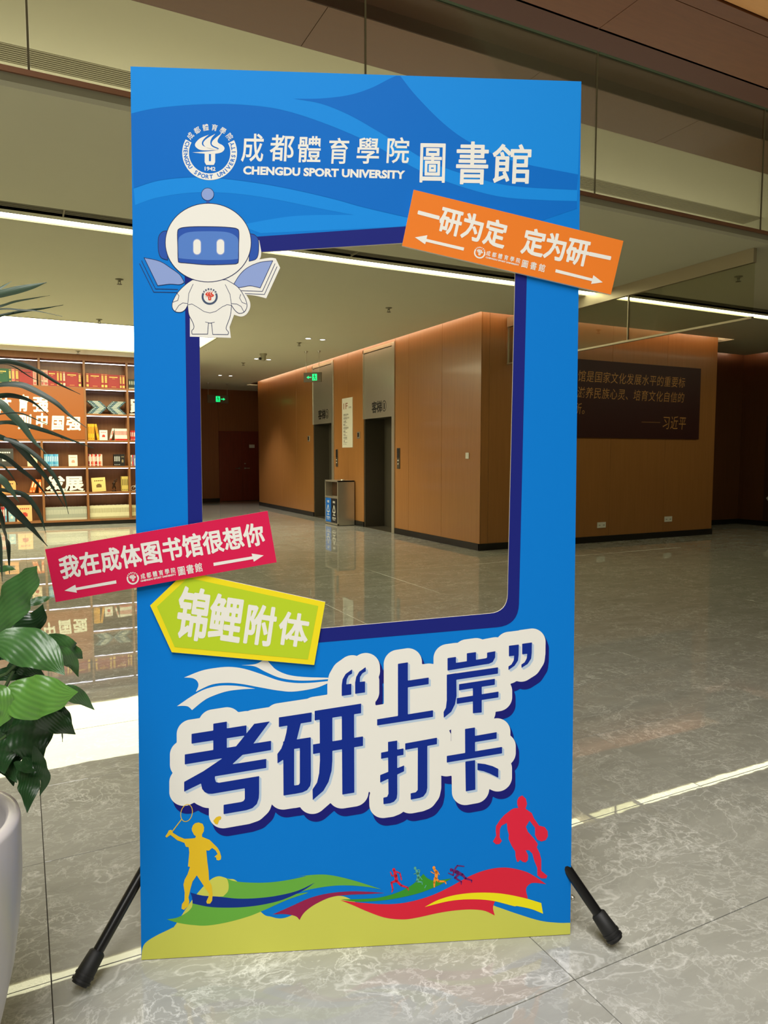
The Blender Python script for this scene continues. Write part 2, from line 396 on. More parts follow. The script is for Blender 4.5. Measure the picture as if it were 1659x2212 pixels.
for k, e in enumerate((E1, E2)): panelled('wall_right', 'y', XW, [(e[0], e[1])], 3.362, ZT, M_WALL, base=False)
for n, (a, b) in enumerate([(YP-.01, E1[0]), (E1[1], E2[0]), (E2[1], 19.26)]):
    struct(MB().bbox(XW-.012, XW+.02, a, b, 0, .1, .002), 'baseboard_right', M_BLACK)
panelled('wall_front', 'x', YP, [(XW+.0125, 6.02), (6.02, 7.2), (7.2, 8.37), (8.37, 9.58), (9.58, 10.78)], 0, ZT, M_WALL)
struct(MB().bbox(XW-.012, 10.79, YP-.012, YP+.02, 0, .1, .002), 'baseboard_front', M_BLACK)
panelled('wall_back', 'x', 19.26, [(XW+.02, 6.6)], 0, ZT, M_WALLD, base=False)       # return behind the lift core
struct(MB().box(XW+.13, 10.66, YP+.13, 11.1, 0, ZT).box(6.9, 10.66, 11.1, 19.2, 0, ZT), 'wall_core', M_DARK)
w = MB().box(10.66, 10.78, YP+.012, 9.66, 0, ZT); struct(w, 'wall_alcove', M_WALLD)
panelled('wall_alcove', 'x', 9.66, [(10.78, 11.9), (11.9, 12.98)], 0, ZT, M_WALLE)
struct(MB().bbox(10.78, 12.97, 9.645, 9.68, 0, .1, .002), 'baseboard_alcove', M_BLACK)
panelled('wall_east', 'y', 12.97, [(-8, -5.5), (-5.5, -3), (-3, -.5), (-.5, 2), (2, 4.5), (4.5, 6.6), (6.6, 8.2), (8.2, 9.66)], 0, ZT, M_WALLE)
struct(MB().bbox(12.955, 12.99, -8, 9.66, 0, .1, .002), 'baseboard_east', M_BLACK)
# far corridor
panelled('wall_back', 'x', 21.45, [(3.0, 4.2), (4.2, 5.32)], 0, ZT, M_WALLD); panelled('wall_back', 'x', 21.45, [(5.32, 6.72)], 2.12, ZT, M_WALLD, base=False); panelled('wall_back', 'x', 21.45, [(6.72, 7.6)], 0, ZT, M_WALLD)
struct(MB().bbox(3.0, 5.32, 21.43, 21.46, 0, .1, .002), 'baseboard_back', M_BLACK)
struct(MB().box(7.6, 7.7, 19.2, 21.6, 0, ZT), 'wall_back', M_WALLD)
struct(MB().box(2.98, 3.08, 15.7, 21.6, 0, ZT), 'wall_left', M_WALLD)
struct(MB().box(-9.1, -9, -8, 16, 0, 6.2), 'wall_left', M_PLAST)
struct(MB().box(-9, 16, -8.1, -8, 0, 6.2), 'wall_rear', M_PLASTG)
struct(MB().box(-9, 3, 15.74, 15.84, 0, ZT), 'wall_back', M_WALLD)
# double door at the end of the corridor
fr = MB().bbox(5.32, 5.36, 21.42, 21.5, 0, 2.12, .003).bbox(6.68, 6.72, 21.42, 21.5, 0, 2.12, .003).bbox(5.36, 6.68, 21.42, 21.5, 2.08, 2.12, .003)
door = struct(fr, 'door_1', M_DOOR, 'red brown double door at the end of the corridor')
struct(MB().box(5.32, 6.72, 21.51, 21.57, 0, 2.14), 'wall_back', M_DARK)
for a, b, hx, sg in ((5.362, 6.018, 5.93, -1), (6.022, 6.678, 6.11, 1)):
    lf = MB().bbox(a, b, 21.44, 21.49, .008, 2.078, .003).build('door_leaf', M_DOOR, door)
    MB().tube([(hx, 21.44, 1.0), (hx, 21.39, 1.0), (hx+sg*.13, 21.385, 1.0)], .011).lathe((hx, 21.43, 1.0), [(.001, -.005), (.026, -.005), (.026, .01)], 16, ax='y').build('handle', M_STEEL, lf)
MB().lathe((6.11, 21.435, 1.14), [(.001, -.006), (.02, -.006), (.02, .01)], 16, ax='y').build('lock', M_STEEL, door)
MB().bbox(6.25, 6.42, 21.43, 21.44, 1.62, 1.72, .002).build('door_plate', M_WHITE, door)

# ================================================================ lower ceiling with coves
XC, YC2 = 5.71, 8.32
cl = MB()
def slab(x0, x1, y0, y1): cl.box(x0, x1, y0, y1, ZC, ZC+.03)
slab(-9, 12.8, 4.49, 6.46); slab(-9, 12.8, 6.65, 6.73); slab(-9, 12.8, 6.91, YC2)
slab(-9, XC, YC2, 11.6); slab(3.01, XC, 11.6, 14.54); slab(-9, -5.2, 11.6, 14.54); slab(-9, XC, 14.54, 15.32); slab(3.0, XC, 15.32, 19.75); slab(3.0, 7.6, 19.75, 21.45)
slab(10.92, 12.8, YC2, 9.5)
struct(cl, 'ceiling', M_PLAST, 'cream plaster ceiling of the lift lobby')
struct(MB().box(-9, 13.1, 5.25, 22, 3.63, 3.74).box(-9, 13.1, 5.2, 5.25, ZC+.03, 3.74), 'ceiling', M_PLAST)
struct(MB().box(XC-.1, XC-.07, YC2-.1, 19.7, ZC+.03, ZC+.2).box(XC-.07, 10.9, YC2-.1, YC2-.07, ZC+.03, ZC+.2), 'trim_1', M_PLAST)
struct(MB().box(XC-.07, XC-.04, YC2-.07, 19.7, ZC+.12, ZC+.16).box(XC-.04, 10.9, YC2-.07, YC2-.04, ZC+.12, ZC+.16).box(10.93, 12.7, 9.43, 9.46, ZC+.06, ZC+.08).box(12.74, 12.77, 6.2, 9.46, ZC+.06, ZC+.08), 'trim_2', M_COVE, 'hidden cove light strip above the ceiling edge')
# recessed air slot beside the light strip
sl = MB().box(-9, 12.8, 6.46, 6.65, ZC+.06, ZC+.07).box(-9, 12.8, 6.455, 6.46, ZC-.002, ZC+.07).box(-9, 12.8, 6.65, 6.655, ZC-.002, ZC+.07)
slot = struct(sl, 'trim_3', M_SLOT, 'long recessed air slot in the lobby ceiling')
for y in (6.51, 6.555, 6.6): MB().box(-9, 12.8, y, y+.006, ZC+.01, ZC+.06).build('slot_fin', M_SLOT, slot)
for x in (-3.2, .38, 3.0, 6.6, 9.9): MB().box(x, x+.012, 6.46, 6.65, ZC, ZC+.06).build('slot_joint', M_SLOT, slot)
t = thing('linear_ceiling_light', 'long thin linear strip light recessed across the lobby ceiling', 'light', (2, 6.82, ZC))
MB().box(-9, 12.78, 6.735, 6.905, ZC+.012, ZC+.03).build('diffuser', M_STRIP, t)
MB().box(-9, 12.78, 6.73, 6.736, ZC-.003, ZC+.03).box(-9, 12.78, 6.904, 6.91, ZC-.003, ZC+.03).build('frame', M_PLASTG, t)
t = thing('luminous_ceiling_panel', 'large bright luminous ceiling panel in front of the bookcase', 'light', (-1, 13, ZC))
MB().box(-5.19, 3.0, 11.61, 14.53, ZC+.02, ZC+.03).build('diffuser', M_PANEL, t)
MB().box(-5.2, 3.01, 11.585, 11.61, ZC-.006, ZC+.03).box(-5.2, 3.01, 14.53, 14.555, ZC-.006, ZC+.03).box(3.0, 3.025, 11.6, 14.54, ZC-.006, ZC+.03).box(-5.215, -5.19, 11.6, 14.54, ZC-.006, ZC+.03).build('frame', M_PLASTG, t)

# ================================================================ fascia, glass railing of the upper floor
struct(MB().box(-9, 12.97, 4.49, 4.62, ZC+.0305, 3.425), 'trim_4', M_PLASTG, 'grey fascia along the edge of the upper floor')
struct(MB().box(-9, 12.97, 4.475, 4.62, 3.425, 3.455), 'trim_5', M_COPPER, 'copper coloured strip under the glass railing')
t = thing('glass_railing', 'frameless glass railing along the edge of the upper floor', 'railing', (2, 4.5, 3.455))
xs = [.115+2.03*k for k in range(-5, 7)]+[12.9]
for a, b in zip(xs[:-1], xs[1:]):
    g = MB().box(a+.008, b-.008, 4.497, 4.509, 3.455, 4.535).build('glass_pane', M_GLASS, t)
    MB().box(a+.008, b-.008, 4.494, 4.512, 4.535, 4.552).build('pane_edge', M_GLASSE, g)
for x in xs[:-1]: MB().box(x-.006, x+.006, 4.498, 4.508, 3.455, 4.54).build('pane_joint', mat('silicone_joint', (132, 124, 98), .6), t)
# hanging smoke curtain of glass, running away from the railing corner
t = thing('glass_smoke_curtain', 'hanging glass smoke curtain with pale bottom rim under the lobby ceiling', 'glass panel', (6.32, 6.4, 2.7))
MB().bbox(6.3, 6.345, 4.63, 8.515, 3.215, ZC, .002).build('top_rail', M_RIM, t)
for a, b in ((4.63, 6.215), (6.225, 7.4), (7.41, 8.5)): MB().box(6.317, 6.327, a, b, 2.705, 3.215).build('glass_pane', M_GLASS, t)
for y in (6.22, 7.405, 8.505): MB().box(6.312, 6.332, y-.006, y+.006, 2.7, 3.215).build('pane_joint', M_RIM, t)
MB().bbox(6.305, 6.34, 4.63, 8.515, 2.685, 2.708, .002).build('bottom_rim', M_RIM, t)

# ================================================================ upper hall
ZU = 6.0
up = MB().box(-9, 13.1, 8.0, 9.43, ZU, ZU+.1).box(-9, 13.1, 9.87, 16, ZU, ZU+.1)
struct(up, 'ceiling', M_PLAST, 'cream upper ceiling beyond the wood boards')
df = MB().box(-9, 13.1, 9.43, 9.87, ZU+.06, ZU+.1)
dif = struct(df, 'trim_6', M_CEILD, 'long slatted air diffuser in the upper ceiling')
for k in range(9): MB().box(-9, 13.1, 9.45+k*.048, 9.45+k*.048+.027, ZU+.004, ZU+.05).build('slat', M_PLASTG, dif)
cw = struct(MB().box(-9, 13.1, 5.2, 8.0, ZU+.17, ZU+.2), 'ceiling', M_DARK, 'wood clad band of the upper ceiling')
def boards(y0, y1, z, m, xs):
    for a, b in zip(xs[:-1], xs[1:]): MB().bbox(a+.003, b-.003, y0, y1, z, z+.05, .002).build('ceiling_board', m, cw)
bx = [3.0+2.77*k for k in range(-5, 5)]
boards(7.18, 8.0, ZU, M_CEILW, bx); boards(5.49, 6.23, ZU, M_CEILW, bx)
MB().box(-9, 13.1, 6.23, 7.18, ZU+.14, ZU+.17).box(-9, 13.1, 6.2, 6.235, ZU, ZU+.17).box(-9, 13.1, 7.175, 7.19, ZU, ZU+.17).build('dark_recess', M_CEILD, cw)  # recess between the boards, its shade deepened by the darker wood colour
struct(MB().bbox(-9, 13.1, 5.3, 5.484, ZU, ZU+.05, .002), 'trim_7', M_CEILW)
struct(MB().bbox(-9, 13.1, 3.6, 5.29, ZU+.02, ZU+.06, .002), 'ceiling', M_CEILL, 'pale wood boards of the upper ceiling')
struct(MB().box(-9, 13.1, -8, 3.6, ZU+.05, ZU+.1), 'ceiling', M_PLAST)
struct(MB().box(-9, 13.1, 16, 16.1, 3.6, ZU+.1), 'wall_upper', M_PLAST); struct(MB().box(13.1, 13.2, -8, 16, 3.6, ZU+.1), 'wall_upper', M_PLAST); struct(MB().box(-9.1, -9, -8, 16, 3.6, ZU+.1), 'wall_upper', M_PLAST)

# ================================================================ ceiling fittings
def downlight(x, y, lab):
    t = thing('downlight', lab, 'light', (x, y, ZC), 'paired downlights in the lobby ceiling')
    MB().lathe((x, y, ZC), [(.062, .002), (.062, -.006), (.046, -.008), (.044, .0)], 24).build('ring', M_WHITE, t)
    MB().lathe((x, y, ZC-.002), [(.0001, 0), (.045, 0)], 24).build('lamp', M_DOWN, t)
    return t
for x, y, w in ((4.40, 11.5, 'left one of the nearest pair'), (4.66, 11.5, 'right one of the nearest pair'), (4.36, 14.35, 'left one of the middle pair, beside the dome camera'),
                (4.62, 14.35, 'right one of the middle pair, beside the dome camera'), (4.44, 17.65, 'left one of the farthest pair'), (4.70, 17.65, 'right one of the farthest pair')):
    t = downlight(x, y, 'round recessed downlight, '+w)
    l = bpy.data.lights.new('lamp_light', 'SPOT'); l.energy = 42 if y < 16 else 95; l.spot_size = math.radians(95); l.spot_blend = .7; l.color = (1, .93, .8); l.shadow_soft_size = .04
    o = bpy.data.objects.new('lamp_light', l); COL.objects.link(o); o.location = (x, y, ZC-.02); put(o, t)
def sprinkler(x, y, lab):
    t = thing('sprinkler', lab, 'sprinkler', (x, y, ZC), 'fire sprinklers on the lobby ceiling')
    MB().lathe((x, y, ZC), [(.045, 0), (.045, -.004), (.016, -.012), (.014, -.03), (.008, -.03), (.0001, -.03)], 20).build('escutcheon', M_SLOT, t)
    MB().lathe((x, y, ZC-.055), [(.0001, 0), (.028, 0), (.028, -.003), (.0001, -.004)], 20).tube([(x+.014, y, ZC-.028), (x+.012, y, ZC-.056)], .003, 6).tube([(x-.014, y, ZC-.028), (x-.012, y, ZC-.056)], .003, 6).build('deflector', M_STEELD, t)
for x, y, lb in ((1.06, 8.66, 'ceiling sprinkler left of the board, nearer the camera'), (1.09, 11.3, 'ceiling sprinkler just in front of the luminous panel'), (4.47, 8.67, 'ceiling sprinkler seen in the middle of the board opening'),
                 (7.15, 5.43, 'large ceiling sprinkler behind the glass smoke curtain'), (11.9, 8.2, 'ceiling sprinkler by the alcove at far right'), (1.04, 14.85, 'ceiling sprinkler right above the bookcase'), (4.42, 12.0, 'ceiling sprinkler next to the nearest downlight pair'), (4.3, 15.1, 'ceiling sprinkler behind the dome camera')):
    sprinkler(x, y, lb)
t = thing('dome_camera', 'small white dome security camera on the lobby ceiling', 'camera', (4.27, 13.6, ZC))
MB().lathe((4.27, 13.6, ZC), [(.07, 0), (.07, -.02), (.05, -.05), (.05, -.1), (.035, -.13), (.0001, -.14)], 24).build('housing', M_PLASTG, t)
MB().lathe((4.2, 13.57, ZC-.1), [(.0001, -.03), (.02, -.025), (.028, 0), (.02, .02)], 16).build('lens', M_DARK, t)
t = thing('smoke_detector', 'flat round speaker or detector on the far corridor ceiling', 'detector', (3.75, 18.9, ZC))
MB().lathe((3.75, 18.9, ZC), [(.15, 0), (.15, -.012), (.12, -.02), (.0001, -.02)], 28).build('body', mat('detector_grey', (120, 108, 84), .6), t)

def exit_sign(x, y, z, w, h, rot, lab, arrow, drop, outsp):
    """box hung from two rods; built facing -y about its centre, then turned"""
    t = thing('exit_sign', lab, 'sign', (x, y, z)); t.rotation_euler = (0, 0, rot)
    def add(mb, n, m): o = mb.build(n, m); o.parent = t; return o
    add(MB().bbox(-w/2, w/2, -.012, .012, -h/2, h/2, .003), 'box', mat('sign_grey', (96, 84, 64), .4))
    F = Flat(lambda a, b, l: (a, -.012-l, b)); s = h*.62
    cx = -arrow*w*.0+(.12 if arrow < 0 else 0)*w
    F.poly([(cx-s*.42, -s*.55), (cx+s*.42, -s*.55), (cx+s*.42, s*.55), (cx-s*.42, s*.55)], lift=.0006, mi=0)
    F.line([(cx-s*.05, s*.38), (cx, s*.12), (cx+s*.02, -s*.1), (cx+s*.2, -s*.25), (cx+s*.18, -s*.45)], s*.11, lift=.001, mi=1).line([(cx, -s*.1), (cx-s*.22, -s*.4)], s*.1, lift=.0012, mi=1)
    F.line([(cx-s*.25, s*.05), (cx, s*.2), (cx+s*.25, s*.02)], s*.09, lift=.0014, mi=1).shape([ellipse(cx-s*.02, s*.4, s*.09, s*.09, n=12)], lift=.0016, mi=1, sm=False)
    ax = cx+arrow*s*.95; F.line([(ax-arrow*s*.3, 0), (ax+arrow*s*.1, 0)], s*.16, lift=.0006); F.poly([(ax+arrow*s*.1, s*.26), (ax+arrow*s*.5, 0), (ax+arrow*s*.1, -s*.26)], lift=.0006)
    o = F.m.build('pictogram', [M_GREEN, mat('sign_dark_green', (6, 60, 34), .5)], recalc=False); o.parent = t
    for sx in (-outsp, outsp):
        add(MB().tube([(sx, 0, h/2), (sx, 0, h/2+drop)], .005, 8), 'rod', M_STEEL)
        add(MB().lathe((sx, 0, h/2+drop), [(.0001, -.045), (.012, -.04), (.04, 0)], 16), 'rod_cap', M_STEEL)
exit_sign(5.0, 12.85, 2.86, .36, .18, math.radians(-42), 'green exit sign with left arrow hung in front of the lifts', -1, .40, .13)
exit_sign(4.86, 19.6, 2.92, .58, .22, 0, 'green exit sign with right arrow hung near the far door', 1, .32, .26)

# ================================================================ lifts
def lift(e, num, lab, xr):
    y0, y1 = e; t = thing('lift_entrance', lab, 'elevator', (XW, (y0+y1)/2, 0), 'lift entrances')
    a, b = y0+.1, y1
    MB().bbox(XW-.02, XW+.01, y0, a, 0, 3.36, .002).build('steel_post', M_STEEL, t)
    MB().bbox(XW-.02, XW+.01, b-.035, b, 2.07, 3.36, .002).build('steel_post', M_STEEL, t)
    MB().bbox(XW-.006, XW+.01, a, b-.035, 2.07, 3.29, .002).build('transom_panel', M_STEEL, t)
    MB().bbox(XW-.02, XW+.012, a-.01, b, 3.3, 3.36, .002).build('head_rail', M_RIM, t)
    MB().box(XW+.01, xr+.05, b-.04, b-.005, 0, 2.1).build('jamb', M_STEELD, t)
    MB().box(XW+.01, xr+.05, y0+.005, a, 0, 2.1).box(XW+.011, xr+.05, a, b-.04, 2.08, 2.12).build('jamb_near', M_STEELD, t)
    m = (a+b-.04)/2
    for q0, q1 in ((a, m-.002), (m+.002, b-.042)): MB().bbox(xr, xr+.03, q0, q1, .006, 2.08, .002).build('door_leaf', M_STEELD, t)
    MB().box(XW, xr, a, b-.04, -.002, .006).build('sill', M_STEELD, t)
    F = Flat(lambda p, q, l: (XW-.006-l, -p, q)); c = -(y0+y1)/2-.0
    F.char('客', (c-.17, 2.27), (.2, 0), (0, .2), off=.03).char('梯', (c+.04, 2.27), (.2, 0), (0, .2), off=.03)
    k = c+.235; F.shape([ellipse(k, 2.27, .085, .1), ellipse(k, 2.27, .068, .083)], sm=False, lift=.0008).words(str(num), (k-(.022 if num == 1 else .036), 2.215), (k+(.022 if num == 1 else .036), 2.215), (0, .11), off=.02, lift=.0008)
    F.build('printed_lettering', M_DARK, t)
lift(E1, 1, 'right hand lift entrance numbered one, steel transom over dark doors', 6.30)
lift(E2, 2, 'left hand lift entrance numbered two, behind the waste bin', 6.24)
def callp(y0, y1, z0, z1, name, lab, scr=True):
    t = thing(name, lab, 'control panel', (XW, (y0+y1)/2, z0))
    MB().bbox(XW-.014, XW, y0, y1, z0, z1, .003).build('plate', M_STEEL if not scr else M_STEELD, t)
    m = (y0+y1)/2
    if scr:
        MB().bbox(XW-.018, XW-.013, y0+.008, y1-.008, z0+.19, z1-.01, .001).build('display', M_DARK, t)
        for z in (z0+.08, z0+.14): MB().lathe((XW-.014, m, z), [(.0001, -.008), (.014, -.008), (.016, 0)], 14, ax='x').build('button', M_STEEL, t)
    else: MB().bbox(XW-.017, XW-.013, y0+.03, y1-.03, z0+.03, z1-.02, .001).build('display', M_DARK, t)
callp(13.7, 13.79, 1.15, 1.51, 'lift_call_panel', 'dark lift call panel between the two lifts, above the bin')
callp(10.97, 11.07, 1.15, 1.51, 'lift_call_panel', 'dark lift call panel right of the nearer lift')
callp(12.61, 12.73, 1.71, 1.84, 'lift_indicator', 'small steel lift indicator beside the nearer lift', False)
callp(15.31, 15.43, 1.70, 1.83, 'lift_indicator', 'small steel lift indicator left of the farther lift', False)
t = thing('light_switch', 'white light switch on the wood wall near its corner', 'switch', (XW, 8.87, 1.33))
MB().bbox(XW-.01, XW, 8.825, 8.91, 1.33, 1.42, .003).build('plate', M_WHITE, t); MB().bbox(XW-.014, XW-.009, 8.845, 8.89, 1.35, 1.4, .002).build('rocker', M_WHITE, t)
# floor directory
t = thing('floor_directory', 'tall white floor directory board reading 1F between the lifts', 'sign', (XW, 13.2, 1.54))
MB().bbox(XW-.012, XW, 12.945, 13.455, 1.54, 2.53, .003).build('plate', mat('directory_white', (226, 222, 208), .4), t)
F = Flat(lambda p, q, l: (XW-.012-l, -p, q))
F.words('1F', (-13.38, 2.31), (-13.17, 2.31), (0, .12), off=.005, mi=1)
F.run('图书馆', (-13.1, 2.335), (-13.02, 2.335), (0, .035), .036, off=.01)
for i, s in enumerate(('总服务台还书处', '休闲阅读区自习区', '文化展厅', '报告厅', '体育文献阅览室', '检索区', '办公区', '电子阅览室', '书库')):
    z = 2.2-i*.066; F.run(s, (-13.37, z), (-13.37+.036*(len(s)-1), z), (0, .032), .034, off=.02); F.poly([(-13.385, z-.03), (-13.2, z-.03), (-13.2, z-.024), (-13.385, z-.024)])
F.run('地下室', (-13.37, 1.61), (-13.27, 1.61), (0, .02), .03)
F.m.build('printed_lettering', [mat('print_grey', (100, 92, 84), .5), mat('print_brown', (150, 78, 44), .5)], t, recalc=False)

# ================================================================ waste bin
bx0, bx1, by0, by1, bh = 5.50, 5.86, 12.84, 13.50, .89
t = thing('recycling_bin', 'steel two-compartment recycling bin standing between the lifts', 'bin', (5.68, 13.17, 0))
body = MB().bbox(bx0+.01, bx1, by0+.03, by1-.03, .02, .55, .003).box(bx0+.16, bx1-.002, by0+.03, by1-.03, .55, bh-.03).bbox(bx0, bx1, by0, by0+.03, .01, bh, .002).bbox(bx0, bx1, by1-.03, by1, .01, bh, .002)
body.bbox(bx0, bx1, by0, by1, bh-.03, bh, .003).bbox(bx0, bx0+.03, by0, by1, .01, .04, .002).bbox(bx0, bx0+.02, by0+.03, by1-.03, .54, .57, .002)
body.build('body', M_STEEL, t)
MB().box(bx0+.15, bx0+.158, by0+.03, by1-.03, .57, bh-.03).build('opening', mat('bin_inside', (84, 56, 36), .4, .3), t)
MB().lathe((5.68, 13.0, bh), [(.05, 0), (.05, .012), (.04, .02), (.0001, .02)], 20).build('ashtray', M_STEEL, t)
for a, b, c, s, n, lb in ((13.185, 13.46, (20, 104, 196), '可回收物', 'Recyclable', 'blue door panel'), (12.88, 13.165, (30, 32, 36), '其他垃圾', 'Residual', 'black door panel')):
    pn = MB().bbox(bx0-.004, bx0+.01, a, b, .05, .53, .002).build('sticker_panel', mat('sticker_'+n, c, .3), t); pn['label'] = lb
    F = Flat(lambda p, q, l: (bx0-.004-l, -p, q)); m = -(a+b)/2
    F.run(s[:2], (m-.03, .46), (m+.03, .46), (0, .045), .045, off=.03)
    tri = [(m, .4), (m+.07, .26), (m-.07, .26)]; F.line(tri+[tri[0]], .018); F.line([(m, .26), (m, .2)], .02); F.line([(m-.05, .2), (m+.05, .2)], .014)
    F.run(s, (m-.065, .145), (m+.065, .145), (0, .034), .036, off=.02); F.words(n, (m-.06, .1), (m+.06, .1), (0, .02), off=.01)
    F.build('print', M_WHITE, pn)

# ================================================================ plaque and fittings on the plaque wall
t = thing('quotation_plaque', 'dark maroon quotation plaque with gold handwriting on the wood wall', 'plaque', (8.9, YP, 1.655))
MB().bbox(6.98, 10.36, YP-.02, YP, 1.655, 2.85, .003).build('board', mat('maroon_board', (56, 22, 22), .45), t)
F = Flat(lambda p, q, l: (p, YP-.02-l, q)); gold = mat('gold_letters', (204, 150, 84), .45, .2)
def sight(x, y): q = meet(x, y, (0, YP, 0), (0, 1, 0)); return q[0], q[2]
a, b = sight(1255.5, 811.5), sight(1471, 826.5); st = (b[0]-a[0])/13
for s, n0, c1 in (('图书馆是国家文化发展水平的重要标', 2, b), ('志，是滋养民族心灵、培育文化自信的', 0, sight(1469, 859))):
    z = c1[1]; n = len(s); F.run(s, (c1[0]-st*(n-1), z), (c1[0], z), (.02, .17), .15, off=-.004)
q = sight(1246, 881); F.run('重要场所。', (q[0]-st*3, q[1]-.01), (q[0]+st, q[1]-.01), (.02, .17), .15, off=-.004)
q, r = sight(1384, 912), sight(1424, 912.5); F.poly([(q[0], q[1]), (r[0], q[1]), (r[0], q[1]+.006), (q[0], q[1]+.006)])
q, r = sight(1437, 913), sight(1472, 914); F.run('习近平', (q[0], q[1]), (r[0], q[1]), (.02, .22), .17, off=-.003)
F.build('lettering', gold, t)
for x, z, lb in ((8.21, .275, 'white double wall socket low on the plaque wall, left one'), (9.7, .31, 'white double wall socket low on the plaque wall, right one')):
    t = thing('wall_socket', lb, 'socket', (x, YP, z-.045)); MB().bbox(x-.09, x+.09, YP-.01, YP, z-.045, z+.045, .003).build('plate', M_WHITE, t)
    for dx in (-.045, .045):
        m = MB(); [m.box(x+dx+k*.012-.002, x+dx+k*.012+.002, YP-.012, YP-.0099, z-.012+abs(k)*.004, z+.006) for k in (-1, 0, 1)]; m.build('pin_hole', M_DARK, t)
# hydrant cabinet door with stickers on the east wall
t = thing('hydrant_cabinet', 'dark flush hydrant cabinet door with a red label at far right', 'cabinet', (12.97, 8.2, 0))
MB().bbox(12.955, 12.97, 7.75, 9.1, .12, 2.15, .003).build('door', mat('cabinet_brown', (70, 44, 34), .5), t)
pl = MB().bbox(12.948, 12.956, 7.85, 8.88, 1.8, 1.98, .002).build('red_label', mat('label_red', (170, 40, 30), .5), t)
F = Flat(lambda p, q, l: (12.948-l, -p, q)); F.poly([(-8.84, 1.84), (-8.0, 1.84), (-8.0, 1.94), (-8.84, 1.94)]); F.build('label_strip', M_WHITE, pl)
F = Flat(lambda p, q, l: (12.948-l, -p, q)); F.run('消火栓箱', (-8.78, 1.89), (-8.4, 1.89), (0, .07), .08, off=.02, lift=.0012); F.build('lettering', M_DARK, pl)
for zc, nm in ((1.52, 'upper'), (.48, 'lower')):
    t = thing('diagonal_sticker', 'white tilted sticker on the cabinet door, '+nm+' one', 'sticker', (12.95, 9.0, zc), 'tilted stickers on the hydrant cabinet')
    F = Flat(lambda p, q, l: (12.9545-l, -p, q)); d = np.array([.62, -.78])*.13; n = np.array([.78, .62])*.045; c = np.array([-8.93, zc])
    F.poly([tuple(c-d+n), tuple(c+d+n), tuple(c+d-n), tuple(c-d-n)]); F.build('sticker_sheet', M_WHITE, t)
    F = Flat(lambda p, q, l: (12.9545-l, -p, q)); F.run('小心轻放', tuple(c-d*.6), tuple(c+d*.6), tuple(n*1.2), .045, lift=.001); F.build('lettering', M_DARK, t)

# ================================================================ bookcase
YB, YBB = 15.30, 15.66
t = thing('bookcase', 'long built-in wooden bookcase with lit shelves on the left wall', 'bookcase', (0, YB, 0))
vx = [.372+.797*k for k in range(-4, 4)]; sz = [.115, .655, 1.17, 1.685, 2.205, 2.72, 3.235]
VX0, VX1 = vx[0], 3.0
LP = (-1.22, 1.169)                                                   # the lettered panel spans these, rows 3 and 4
MB().box(VX0, VX1, YBB, YBB+.03, .08, 3.35).build('back_board', M_CASE, t)
MB().bbox(VX0, VX1, YB, YBB, 3.235+.005, 3.35, .002).build('top_rail', M_CASE, t)
MB().box(VX0, VX1, YB+.02, YBB, 0, .075).build('plinth', M_BLACK, t)
for x in vx+[VX1-.02]:
    if LP[0]+.1 < x < LP[1]-.1: 
        MB().bbox(x-.02, x+.02, YB, YBB, .115, 1.66, .002).build('divider', M_CASE, t); MB().bbox(x-.02, x+.02, YB, YBB, 2.72, 3.24, .002).build('divider', M_CASE, t)
    else: MB().bbox(x-.02, x+.02, YB, YBB, .115, 3.24, .002).build('divider', M_CASE, t)
for k, z in enumerate(sz[:-1]):
    MB().bbox(VX0, VX1, YB+.001, YBB, z-.04, z, .002).build('shelf', M_CASE, t)
cells = []
for i in range(len(vx)):
    a = vx[i]+.02; b = (vx[i+1] if i+1 < len(vx) else VX1-.02)-.02
    for k in range(6):
        if LP[0]-.1 < a and b < LP[1]+.1 and k in (3, 4): continue
        cells.append((a, b, sz[k], sz[k+1]-.04))
        if b-a > .05: MB().box(a+.004, b-.004, YB+.012, YB+.03, sz[k+1]-.052, sz[k+1]-.0405).build('led_strip', M_LED, t)
pn = MB().bbox(LP[0]+.02, LP[1]-.018, YB-.004, YB+.02, 1.69, 2.70, .002).build('lettered_panel', mat('orange_brown_panel', (150, 82, 32), .4), t); pn['label'] = 'orange brown panel with white brush lettering'
F = Flat(lambda p, q, l: (p, YB-.004-l, q))
for ch, x, z, w, h in (('体', -.24, 2.33, .22, .30), ('育', .085, 2.375, .17, .30), ('强', .38, 2.36, .26, .28), ('则', .10, 2.02, .22, .27), ('中', .39, 2.04, .21, .29), ('国', .67, 2.015, .22, .27), ('强', .95, 2.01, .25, .26)):
    F.char(ch, (x, z), (w, 0), (.02, h), off=.035)
F.build('brush_lettering', mat('letter_white', (246, 244, 226), .5), pn)

